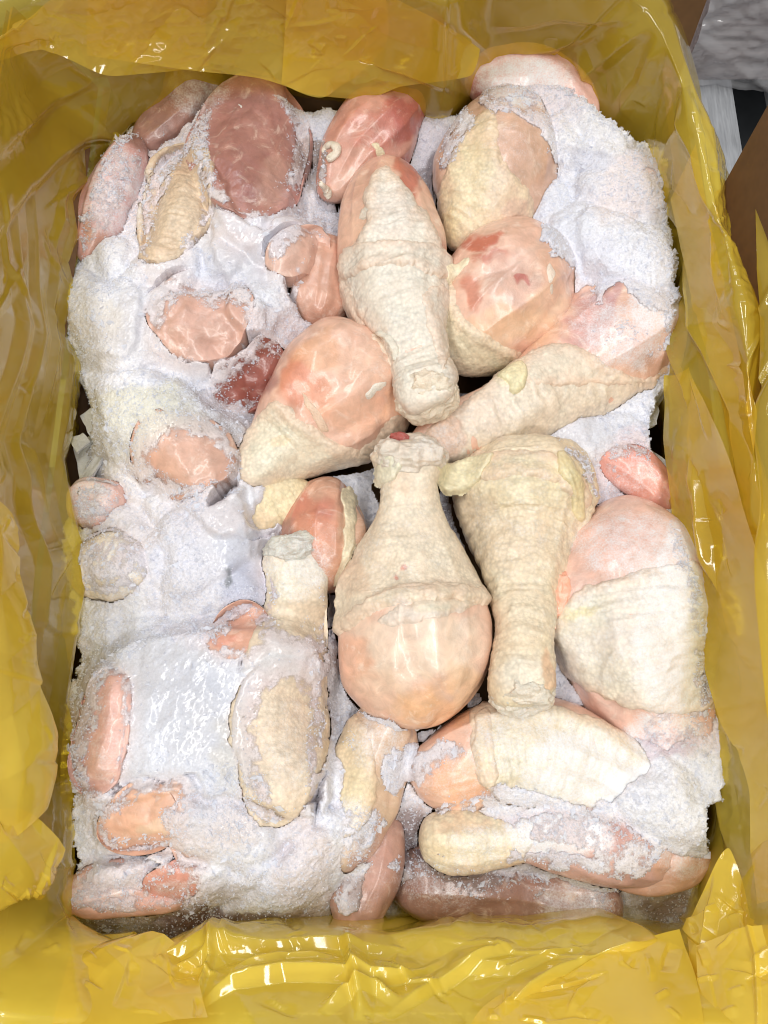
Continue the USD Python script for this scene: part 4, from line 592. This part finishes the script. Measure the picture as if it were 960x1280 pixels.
# frost stained by the flesh right under it
thin = np.clip((Z-Hok)/0.0035, 0, 1)
cover = np.where(Hok > -0.2, np.clip((Z-Hok+0.0001)/0.0013, 0, 1), 1.0)
for poly, dpt in WIN: q = sdp(WW, poly, 70.0); cover = np.minimum(cover, np.where(Hok > -0.2, np.clip((3-q)/28+0.34*nz(xy, 420, 17)+0.3*nz(xy, 130, 18), 0, 1), 1))
stain = (1-sst(0.0, 1.0, thin))*np.where(Hok > -0.2, 1, 0)*0.15*(1-0.5*np.clip(nz(xy, 300, 5), 0, 1))
tn = tn*(1-stain[..., None]) + lin((216, 176, 160))*stain[..., None]
f = grid_faces(*V.shape[:2], keep=keep)
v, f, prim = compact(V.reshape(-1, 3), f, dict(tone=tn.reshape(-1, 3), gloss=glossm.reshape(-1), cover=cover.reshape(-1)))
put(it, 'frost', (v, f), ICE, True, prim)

# loose grains and flakes of ice lying on the frost
rng = np.random.default_rng(4)
prob = (keep & (Z > Hok-0.0004) & (so > -2)).astype(float)*np.where(glossm > 0.5, 0.12, 1.0)*(0.35+np.clip(fb(xy, 45, 2, 7)+0.3, 0, 1.2)) 
prob += (np.abs(so) < 12)*keep*0.9
def grains(n, lo, hi, flatz, seed):
    idx = rng.choice(prob.size, n, p=(prob/prob.sum()).ravel())
    c = V.reshape(-1, 3)[idx]+np.stack([rng.uniform(-.4, .4, n)*GS, rng.uniform(-.4, .4, n)*GS, rng.uniform(0, .0004, n)], -1)
    octa = np.array([[1, 0, 0], [-1, 0, 0], [0, 1, 0], [0, -1, 0], [0, 0, 1], [0, 0, -1]], float)
    of = np.array([[0, 2, 4], [2, 1, 4], [1, 3, 4], [3, 0, 4], [2, 0, 5], [1, 2, 5], [3, 1, 5], [0, 3, 5]])
    q = rng.normal(size=(n, 4)); q /= np.linalg.norm(q, axis=1, keepdims=True); w, x, y, z = q.T
    R = np.stack([1-2*(y*y+z*z), 2*(x*y-z*w), 2*(x*z+y*w), 2*(x*y+z*w), 1-2*(x*x+z*z), 2*(y*z-x*w), 2*(x*z-y*w), 2*(y*z+x*w), 1-2*(x*x+y*y)], -1).reshape(n, 3, 3)
    sc = rng.uniform(lo, hi, (n, 1, 1))*np.array([1, .7, flatz])*rng.uniform(.6, 1.3, (n, 1, 3))
    vv = c[:, None]+np.einsum('nij,nkj->nki', R, octa[None]*sc)
    return vv.reshape(-1, 3), (of[None]+6*np.arange(n)[:, None, None]).reshape(-1, 3)
a, b = grains(42000, 0.00035, 0.00085, 0.6, 1), grains(2600, 0.001, 0.0026, 0.22, 2)
put(it, 'ice_crystal', (np.vstack([a[0], b[0]]), np.vstack([a[1], b[1]+len(a[0])])), CRYS, False, kind='stuff')
# broken ice shards standing in the gap on the left
for k, (q, z) in enumerate((([(84, 618), (108, 590), (132, 552), (138, 556), (114, 598), (90, 626)], -12), ([(92, 560), (112, 545), (128, 560), (120, 590), (100, 598)], -22), ([(100, 520), (118, 508), (126, 530), (114, 548)], -18), ([(86, 548), (104, 540), (112, 552), (96, 566)], -14), ([(806, 500), (824, 508), (822, 530), (806, 536)], -20), ([(812, 560), (832, 575), (834, 600), (820, 596)], -28))):
    pl = P(np.array(q)[:, 0], np.array(q)[:, 1], z*1e-3+0.004*np.linspace(-1, 1, len(q)))
    n = len(q); v = np.vstack([pl, pl-[0, 0, 0.0022]])
    f = [[0, i, i+1] for i in range(1, n-1)]+[[n, n+i+1, n+i] for i in range(1, n-1)]
    for i in range(n): j = (i+1) % n; f += [[i, i+n, j], [j, i+n, j+n]]
    m = trimesh.Trimesh(v, f, process=False).subdivide().subdivide(); vv = np.array(m.vertices)
    vv += 0.0007*np.stack([nz(vv, 300, 2+k), nz(vv, 300, 3+k), nz(vv, 300, 4+k)], -1)
    put(it, 'ice_shard', (vv, np.array(m.faces)), ICE, False, dict(tone=np.broadcast_to(lin((206, 208, 212)), vv.shape), gloss=np.full(len(vv), 0.5), cover=np.ones(len(vv))))

# ---------------------------------------------------------------- the yellow liner bag
def tri(x): return 4*np.abs(x-np.floor(x+0.5))-1
def crumple(p, seed, lam=0.1, n=3):
    """sharp creases of crushed film: folded plates of random direction that fade in and out, and patches crushed small"""
    r = np.random.default_rng(seed); h = 0
    for k in range(n):
        l = lam*0.6**k; d = r.normal(size=p.shape[-1]); d /= np.linalg.norm(d)
        m = sst(0.05, 0.75, nz(p, 0.5/l, seed+k+40)+0.15)
        t = tri(p@d/l+0.12*nz(p, 0.45/l, seed+k)+r.uniform())
        h = h + l*0.06*m*t
    m = sst(0.3, 0.75, nz(p, 15.0, seed+70)+0.1)
    return h + m*(0.0013*ridge(p, 60.0, 2, seed+71)+0.0005*ridge(p, 170.0, 1, seed+75))
def sheet(rows, nu, nv, seed, amp=1.0, closed=False, lam=0.1, edge=0.0, creases=(), nrand=18):
    """rows[i][j] = (u, v, z mm): film spanned through these points, crushed"""
    a = np.array(rows, float); g = P(a[..., 0], a[..., 1], a[..., 2]*1e-3)
    if closed: g = np.concatenate([g, g[:, :1]], 1)
    t0 = np.linspace(0, 1, g.shape[0]); t1 = np.concatenate([[0], np.cumsum(np.linalg.norm(np.diff(g[min(1, len(g)-1)], axis=0), axis=1))]); t1 /= t1[-1]
    G = PchipInterpolator(t0, g, axis=0)(np.linspace(0, 1, nv))
    if closed: G = CubicSpline(t1, G, axis=1, bc_type='periodic')(np.linspace(0, 1, nu+1)) if False else PchipInterpolator(np.concatenate([t1[-3:-1]-1, t1, t1[1:3]+1]), np.concatenate([G[:, -3:-1], G, G[:, 1:3]], 1), axis=1)(np.linspace(0, 1, nu+1))[:, :-1]
    else: G = PchipInterpolator(t1, G, axis=1)(np.linspace(0, 1, nu))
    N = gnormals(G); N *= np.sign((N*(CAM-G)).sum(-1, keepdims=True)+1e-9)
    h = crumple(G, seed, lam)*amp + 0.0015*amp*fb(G, 14, 2, seed+9)
    pg = proj(G); pg = pg + 5*np.stack([nz(pg, 0.02, seed), nz(pg, 0.02, seed+1)], -1)
    rc = np.random.default_rng(seed+500); vis = pg[(pg[..., 0] > -60) & (pg[..., 0] < 1020) & (pg[..., 1] > -60) & (pg[..., 1] < 1340)]
    if len(vis):
        more = []
        for _ in range(nrand):
            c_ = vis[rc.integers(len(vis))]; c_ = c_ if c_[1] > 1080 or rc.uniform() < 0.6 else vis[rc.integers(len(vis))]; a_ = rc.uniform(0, math.pi); l_ = 20*rc.pareto(1.5)+16; l_ = min(l_, 240); dd = np.array([math.cos(a_), math.sin(a_)])*l_/2; pr_ = np.array([-dd[1], dd[0]])*rc.uniform(-.15, .15)
            more.append(([c_-dd, c_+pr_, c_+dd], rc.uniform(0.5, 1.5)*rc.choice([1, -1])*(0.55+l_/150), rc.uniform(1.5, 4), rc.uniform(5, 20)))
        creases = list(creases)+more
    for line, hgt, wl, wr_ in creases:
        bd = np.full(pg.shape[:-1], 1e9); sg = np.zeros(pg.shape[:-1]); al = np.zeros(pg.shape[:-1])
        pts = np.array(line, float); L = np.concatenate([[0], np.cumsum(np.linalg.norm(np.diff(pts, axis=0), axis=1))])
        for j in range(len(pts)-1):
            g_ = pts[j+1]-pts[j]; t2 = np.clip(((pg-pts[j])@g_)/(g_@g_), 0, 1); dv = pg-pts[j]-t2[..., None]*g_; d = np.linalg.norm(dv, axis=-1); k = d < bd
            bd = np.where(k, d, bd); sg = np.where(k, dv[..., 0]*g_[1]-dv[..., 1]*g_[0], sg); al = np.where(k, (L[j]+t2*(L[j+1]-L[j]))/L[-1], al)
        w_ = np.where(sg > 0, wr_, wl)
        h = h + hgt*1e-3*np.clip(1-bd/w_, 0, 1)*np.minimum(1, 4*al)*np.minimum(1, 4*(1-al))
    h = h*(1+0.25*sst(1090, 1190, pg[..., 1]))
    if edge: 
        e = np.linspace(0, 1, nv)[:, None]; h = h*sst(0, edge, e)+0*h
    return G + N*h[..., None]
bag = thing('plastic_liner', 'translucent yellow plastic bag lining the carton, crumpled and folded outward', 'plastic bag', (0, 0, -0.12))
loop = []
def col(*rows): loop.append(rows)
# clockwise from the upper left corner; rows: down beside the block, block top, upper wall, rim, hanging outside
for v, x0, x1, x2, x3 in ((1040, 84, 72, 20, -60), (940, 84, 76, 30, -40), (800, 84, 77, 36, -30), (650, 88, 78, 38, -24), (500, 92, 79, 40, -22), (380, 92, 80, 42, -20), (270, 100, 92, 44, -18)):
    col((x0, v, -75), (x1, v, 2), (x2, v-2, 40), (x3, v-4, 86), (x3-60, v-4, 96), (x3-130, v, 60))
col((140, 195, -75), (118, 175, 0), (50, 110, 42), (-10, 50, 88), (-60, 20, 96), (-150, -60, 60))
col((200, 150, -75), (185, 128, 0), (130, 62, 42), (72, -6, 90), (40, -50, 98), (-20, -160, 60))
for u, a, b in ((280, 128, 96), (380, 128, 104), (480, 138, 118), (550, 150, 138), (620, 120, 86), (700, 122, 93)):
    col((u, a, -70), (u, b, 0), (u+2, b-60, 40), (u+6, b-130, 84), (u+8, b-170, 92), (u+10, b-260, 60))
col((770, 170, -75), (766, 146, 0), (784, 70, 40), (806, 8, 66), (818, -8, 66), (834, -20, 30))
col((806, 210, -75), (812, 190, 0), (836, 130, 40), (862, 132, 60), (872, 128, 58), (880, 126, 10))
col((826, 280, -75), (838, 268, 0), (866, 262, 40), (894, 252, 60), (902, 250, 57), (905, 250, 10))
for v, x0, x1, x2, x3 in ((400, 838, 852, 894, 928), (520, 822, 840, 900, 939), (640, 830, 856, 918, 948), (760, 858, 884, 940, 990), (880, 872, 900, 956, 1016), (980, 880, 918, 970, 1030)):
    col((x0, v, -75), (x1, v, 0), (x2, v-4, 34), (x3, v-8, 60), (x3+10, v-8, 57), (x3+16, v-8, 10))
col((868, 1090, -75), (878, 1100, -20), (920, 1120, 20), (1010, 1120, 60), (1060, 1130, 64), (1090, 1150, 30))
col((850, 1150, -75), (848, 1172, -10), (890, 1230, 24), (980, 1290, 58), (1010, 1340, 60), (1040, 1400, 30))
for u, c in ((760, 1166), (660, 1156), (560, 1146), (480, 1140), (420, 1152), (340, 1166), (250, 1192)):
    col((u, c-16, -80), (u, c, 0), (u, c+50, 24), (u, c+115, 46), (u, c+190, 60), (u, c+300, 30))
col((150, 1190, -80), (150, 1176, 0), (140, 1226, 24), (125, 1284, 48), (115, 1350, 60), (100, 1460, 30))
col((82, 1160, -80), (76, 1150, -10), (30, 1180, 22), (-60, 1230, 56), (-100, 1290, 60), (-200, 1380, 30))
rows = [list(r) for r in zip(*loop)]
CREASES = [([(78, 300), (77, 480), (78, 700), (80, 940), (84, 1060)], 4.0, 8, 34), ([(44, 200), (38, 420), (30, 620), (44, 800), (66, 960)], 4.5, 10, 26), ([(22, 240), (18, 420), (6, 600)], 3.5, 12, 18), ([(100, 180), (66, 300), (56, 420), (60, 560)], 3.0, 8, 20), ([(96, 200), (80, 330), (77, 420)], 2.5, 6, 16),
    ([(-20, 310), (30, 236), (90, 186), (150, 152), (200, 126)], 6.0, 10, 40), ([(-10, 190), (40, 150), (90, 112), (128, 92)], 5.0, 9, 30), ([(-20, 60), (40, 42), (90, 44), (130, 64), (180, 60)], 5.0, 8, 26), ([(110, 0), (160, 40), (220, 58), (300, 80), (400, 112)], 5.0, 8, 30), ([(200, -10), (280, 30), (360, 56), (440, 60)], 4.5, 8, 26), ([(300, -10), (380, 30), (460, 70), (560, 108), (590, 120)], 5.0, 8, 36),
    ([(540, 10), (600, 60), (640, 130)], 4.0, 10, 30), ([(600, 30), (700, 20), (800, 24)], 4.0, 10, 24), ([(620, 60), (690, 60), (760, 40)], 3.0, 8, 24), ([(690, 140), (740, 90), (790, 50), (824, 30)], 6.0, 12, 30), ([(720, 60), (740, 100), (750, 140)], 3.0, 8, 14), ([(770, 150), (810, 100), (826, 40)], 5.0, 12, 16), ([(780, 180), (830, 240), (860, 300)], 4.0, 10, 14),
    ([(850, 90), (866, 180), (884, 260), (906, 340), (926, 420)], 4.0, 8, 12), ([(840, 230), (862, 330), (884, 430), (910, 520), (934, 620)], 6.0, 8, 26), ([(842, 300), (852, 420), (862, 540), (890, 680), (920, 800), (944, 940)], 6.0, 8, 26), ([(872, 560), (900, 700), (934, 820), (966, 900)], 5.0, 8, 20), ([(890, 900), (910, 1000), (915, 1080)], 5.0, 10, 18),
    ([(90, 1230), (150, 1206), (210, 1200), (330, 1200)], 4.0, 8, 24), ([(170, 1250), (280, 1200), (420, 1172), (520, 1170)], 4.0, 9, 30), ([(250, 1270), (360, 1225), (480, 1215), (560, 1190)], 6.0, 8, 30), ([(430, 1150), (446, 1210), (450, 1280)], 5.0, 10, 18), ([(480, 1270), (540, 1220), (620, 1190), (660, 1176)], 4.0, 8, 28), ([(600, 1270), (660, 1236), (760, 1206), (850, 1180)], 5.0, 8, 26), ([(500, 1250), (470, 1225), (430, 1240), (400, 1270)], 4.0, 8, 14), ([(560, 1200), (640, 1208), (740, 1190)], 3.0, 8, 20), ([(300, 1240), (360, 1205), (430, 1195)], 3.0, 6, 16), ([(240, 1280), (262, 1230), (275, 1190)], 3.5, 6, 12)]
S = sheet(rows, 1300, 300, 5, 1.0, closed=True, lam=0.1, creases=CREASES, nrand=230)
pv = proj(S)
put(bag, 'bag_wall', (S.reshape(-1, 3), grid_faces(*S.shape[:2], wrap=True)), FILM, True, dict(layers=np.maximum(0.95*sst(1120, 1190, pv[..., 1]), 0.35*sst(820, 900, pv[..., 0])).reshape(-1)))
def fold(rows, nu, nv, seed, amp=0.8, lam=0.07):
    S = sheet(rows, nu, nv, seed, amp, lam=lam)
    pv = proj(S)
    put(bag, 'film_fold', (S.reshape(-1, 3), grid_faces(*S.shape[:2])), FILM, True, dict(layers=np.clip(0.15+0.75*sst(600, 1180, pv[..., 1]), 0, 1).reshape(-1)))
# folds of the film lying over each other
fold([[(-40, 600, 96), (8, 640, 74), (40, 800, 62), (72, 962, 40), (60, 1010, 36)], [(-60, 620, 100), (-10, 660, 84), (10, 820, 74), (30, 990, 56), (30, 1040, 50)], [(-140, 640, 100), (-110, 660, 96), (-100, 840, 90), (-90, 1020, 70), (-60, 1080, 62)]], 220, 110, 21)
fold([[(-30, 1020, 60), (20, 1010, 50), (60, 1035, 34), (80, 1062, 20)], [(-40, 1090, 70), (10, 1100, 54), (40, 1110, 36), (66, 1100, 16)], [(-40, 1160, 60), (0, 1140, 40), (24, 1124, 26), (50, 1116, 8)]], 140, 110, 22, 1.3)
fold([[(-10, 78, 70), (60, 64, 62), (125, 92, 46), (180, 92, 34), (262, 82, 20)], [(-4, 58, 82), (40, 36, 76), (120, 48, 60), (180, 50, 50), (258, 44, 40)], [(0, 46, 86), (36, 20, 86), (72, -6, 86), (180, -20, 82), (262, -20, 78)]], 200, 120, 23, 0.6)
fold([[(110, 70, 50), (210, 84, 34), (320, 98, 24), (400, 118, 14), (470, 128, 8)], [(110, 10, 70), (215, 50, 46), (320, 66, 36), (410, 84, 28), (500, 110, 18)], [(120, -40, 90), (230, 0, 66), (340, 20, 54), (440, 40, 44), (590, 92, 26)], [(160, -80, 96), (260, -40, 84), (360, -30, 78), (470, -10, 66), (600, 60, 40)]], 240, 130, 24, 0.9)
fold([[(352, 104, 22), (400, 122, 16), (430, 108, 18), (480, 70, 32)], [(356, 40, 50), (395, 44, 48), (440, 40, 50), (486, 36, 52)], [(360, -40, 90), (396, -40, 90), (430, -40, 90), (480, -40, 92)]], 120, 120, 25, 0.7)
fold([[(832, 470, 2), (838, 600, -2), (866, 760, 4), (900, 900, 12), (936, 1000, 20), (946, 1130, 20)], [(850, 470, 8), (880, 620, 26), (912, 760, 34), (950, 900, 44), (984, 1000, 46), (996, 1120, 46)], [(866, 465, 14), (925, 620, 60), (966, 750, 66), (1000, 880, 74), (1040, 1000, 74), (1050, 1120, 72)]], 240, 110, 26, 0.6)
fold([[(838, 250, 18), (868, 380, 24), (900, 500, 30), (928, 620, 40), (946, 700, 46)], [(870, 180, 46), (900, 330, 52), (926, 450, 56), (940, 560, 60), (958, 660, 64)]], 180, 60, 27, 0.5)
fold([[(856, 1164, 6), (880, 1110, 10), (910, 1060, 14), (930, 1110, 18), (936, 1160, 22)], [(862, 1180, 12), (886, 1150, 16), (908, 1135, 18), (924, 1140, 22), (950, 1168, 28)], [(866, 1230, 22), (890, 1220, 30), (920, 1190, 34), (940, 1180, 36), (980, 1176, 40)]], 130, 100, 28, 0.6)
fold([[(868, 1180, 24), (900, 1170, 30), (935, 1160, 36), (1000, 1158, 42)], [(872, 1230, 36), (905, 1225, 42), (940, 1220, 46), (1000, 1216, 50)], [(880, 1310, 54), (910, 1305, 58), (950, 1300, 60), (1000, 1300, 62)]], 120, 110, 29, 0.9)
fold([[(640, 1236, 34), (700, 1220, 32), (780, 1180, 22), (850, 1160, 10)], [(600, 1262, 44), (700, 1250, 44), (790, 1226, 38), (866, 1206, 28)], [(580, 1320, 60), (700, 1310, 62), (800, 1290, 60), (880, 1280, 56)]], 160, 100, 30, 0.9)
fold([[(90, 1186, 10), (150, 1168, 6), (215, 1180, 10), (255, 1200, 18)], [(80, 1226, 30), (150, 1210, 26), (210, 1218, 28), (250, 1224, 30)], [(60, 1300, 56), (150, 1290, 56), (220, 1280, 54), (260, 1276, 54)]], 150, 100, 31, 1.1)
# the part turned out over the carton's right wall
fold([[(944, 246, 62), (946, 330, 64), (950, 420, 66), (944, 560, 68), (948, 640, 72), (944, 690, 74), (950, 800, 76), (970, 1000, 78)], [(1010, 240, 70), (1010, 330, 72), (1010, 420, 74), (1010, 560, 76), (1010, 640, 78), (1010, 690, 80), (1020, 800, 82), (1030, 1000, 84)], [(1100, 220, 60), (1100, 330, 60), (1100, 420, 60), (1100, 560, 60), (1100, 640, 60), (1100, 690, 60), (1100, 800, 60), (1100, 1000, 60)]], 240, 60, 32, 0.6)

# ---------------------------------------------------------------- the carton
def slab(q, th, name, parent, mat=None):
    """panel with corrugated core: q = 4 corners (inner face), th = thickness away from the inside"""
    q = np.array(q, float); n = np.cross(q[1]-q[0], q[3]-q[0]); n /= np.linalg.norm(n)
    o = n*th
    v = np.vstack([q, q+o]); f = [[0, 2, 1], [0, 3, 2], [4, 5, 6], [4, 6, 7]]
    for i in range(4): j = (i+1) % 4; f += [[i, j, i+4], [j, j+4, i+4]]
    return put(parent, name, (v, np.array(f)), mat or CARD, False)
box = thing('cardboard_box', 'open brown corrugated carton around the yellow bag with its flaps raised', 'carton', (0, 0, -0.20))
BX0, BX1, BY0, BY1, BT, BB = -0.184, 0.188, -0.238, 0.3075, -0.02, -0.20
wall = lambda a, b: [(a[0], a[1], BB), (b[0], b[1], BB), (b[0], b[1], BT), (a[0], a[1], BT)]
slab(wall((BX0, BY1), (BX0, BY0)), 0.005, 'side_wall', box); slab(wall((BX1, BY0), (BX1, BY1)), 0.005, 'side_wall', box)
slab(wall((BX0, BY0), (BX1, BY0)), 0.005, 'end_wall', box); slab([(BX1, BY1, BB), (BX0, BY1, BB), (BX0, BY1, -0.005), (BX1, BY1, -0.005)], 0.005, 'end_wall', box)
slab([(BX0, BY0, BB+0.004), (BX0, BY1, BB+0.004), (BX1, BY1, BB+0.004), (BX1, BY0, BB+0.004)], 0.004, 'box_floor', box)
def flap(h0, h1, t1, t0):
    """double-skinned flap, wavy fluting between its two liners"""
    q = np.array([h0, h1, t1, t0], float); n = np.cross(q[1]-q[0], q[3]-q[0]); n /= np.linalg.norm(n)
    p = slab(q, 0.0006, 'flap', box); q2 = q+n*0.0052; slab(q2, 0.0006, 'outer_liner', p)
    m = 160; t = np.linspace(0, 1, m); w = 0.5+0.5*np.sin(t*np.linalg.norm(q[3]-q[0])/0.0075*2*math.pi)
    a = q[0]+(q[3]-q[0])*t[:, None]+n*(0.0006+0.0044*w[:, None]); b = q[1]+(q[2]-q[1])*t[:, None]+n*(0.0006+0.0044*w[:, None])
    put(p, 'fluting', (np.stack([a, b], 1).reshape(-1, 3), grid_faces(m, 2)), CARDEDGE, False)
def PY(u, v, y):
    d = FWD*FPX + RT*(u-W/2) + UP*(H_/2-v); return tuple(CAM + d*((y-CAM[1])/d[1]))
PZ = PY(848, 97, 0.308)[2]
flap(PY(848, 97, 0.308), (BX0-0.01, 0.308, PZ), (BX0-0.012, 0.310, 0.14), PY(893, -26, 0.310))
flap(tuple(P(1000, 1100, 0.0)), tuple(P(868, 296, 0.0)), tuple(P(975, 104, 0.10)), tuple(P(1200, 1000, 0.10)))
flap((BX0, BY1-0.02, 0.0), (BX0, BY0, 0.0), (BX0-0.03, BY0, 0.06), (BX0-0.03, BY1-0.02, 0.06))

# ---------------------------------------------------------------- pallet, floor and wrapped goods behind the carton
fl = UsdGeom.Xform.Define(stage, '/World/floor'); meta(fl.GetPrim(), kind='structure')
put(('/World/floor', np.zeros(3)), 'floor_sheet', (np.array([(-3, -3, -0.34), (3, -3, -0.34), (3, 3, -0.34), (-3, 3, -0.34)], float), np.array([[0, 1, 2], [0, 2, 3]])), FLOOR, False)
pal = thing('pallet', 'grey slatted timber pallet under the carton', 'pallet', (0, 0, -0.34))
def boxmesh(lo, hi, ch=0.0015):
    import manifold3d as m3
    lo, hi = np.array(lo, float), np.array(hi, float)
    m = trimesh.creation.box(hi-lo); m.apply_translation((lo+hi)/2); return m
for k in range(-4, 8):
    x = float(P(900, 180, -0.2)[0])+k*0.078
    put(pal, 'slat', boxmesh((x-0.0195, -0.6, -0.218), (x+0.0195, 0.9, -0.2005)), SLAT, False)
for y in (-0.4, 0.15, 0.75): put(pal, 'bearer', boxmesh((-0.5, y-0.04, -0.34), (0.8, y+0.04, -0.219)), SLAT, False)
wr = thing('wrapped_pack', 'pack of goods in crinkled clear stretch film on the pallet behind the carton', 'wrapped goods', tuple(P(960, 60, -0.2)))
c0 = P(846, 112, -0.2); c1 = P(1100, 128, -0.2)
put(wr, 'goods', boxmesh((c0[0]+0.004, c0[1]+0.012, -0.2), (c1[0], c1[1]+0.3, -0.09)), GOODS, False)
nu, nv = 260, 160
uu = np.linspace(0, 1, nu); tt = np.linspace(0, 1, nv)
prof = np.array([(0, -0.198), (0.001, -0.14), (0.006, -0.09), (0.03, -0.084), (0.16, -0.084), (0.3, -0.084)])
pr = PchipInterpolator(np.linspace(0, 1, 6), prof)(tt)
G = np.stack([np.broadcast_to(c0[0]+(c1[0]-c0[0])*uu, (nv, nu)), c0[1]+(c1[1]-c0[1])*np.broadcast_to(uu, (nv, nu))*0.5+pr[:, :1], np.broadcast_to(pr[:, 1:], (nv, nu))], -1)
h = crumple(G*[0.45, 1, 1], 71, 0.05, 6)*2.2 + 0.0035*ridge(G*[0.6, 1, 1], 50, 3, 4)
G = G-gnormals(G)*h[..., None]*-1
put(wr, 'stretch_film', (G.reshape(-1, 3), grid_faces(nv, nu)), CLEAR)
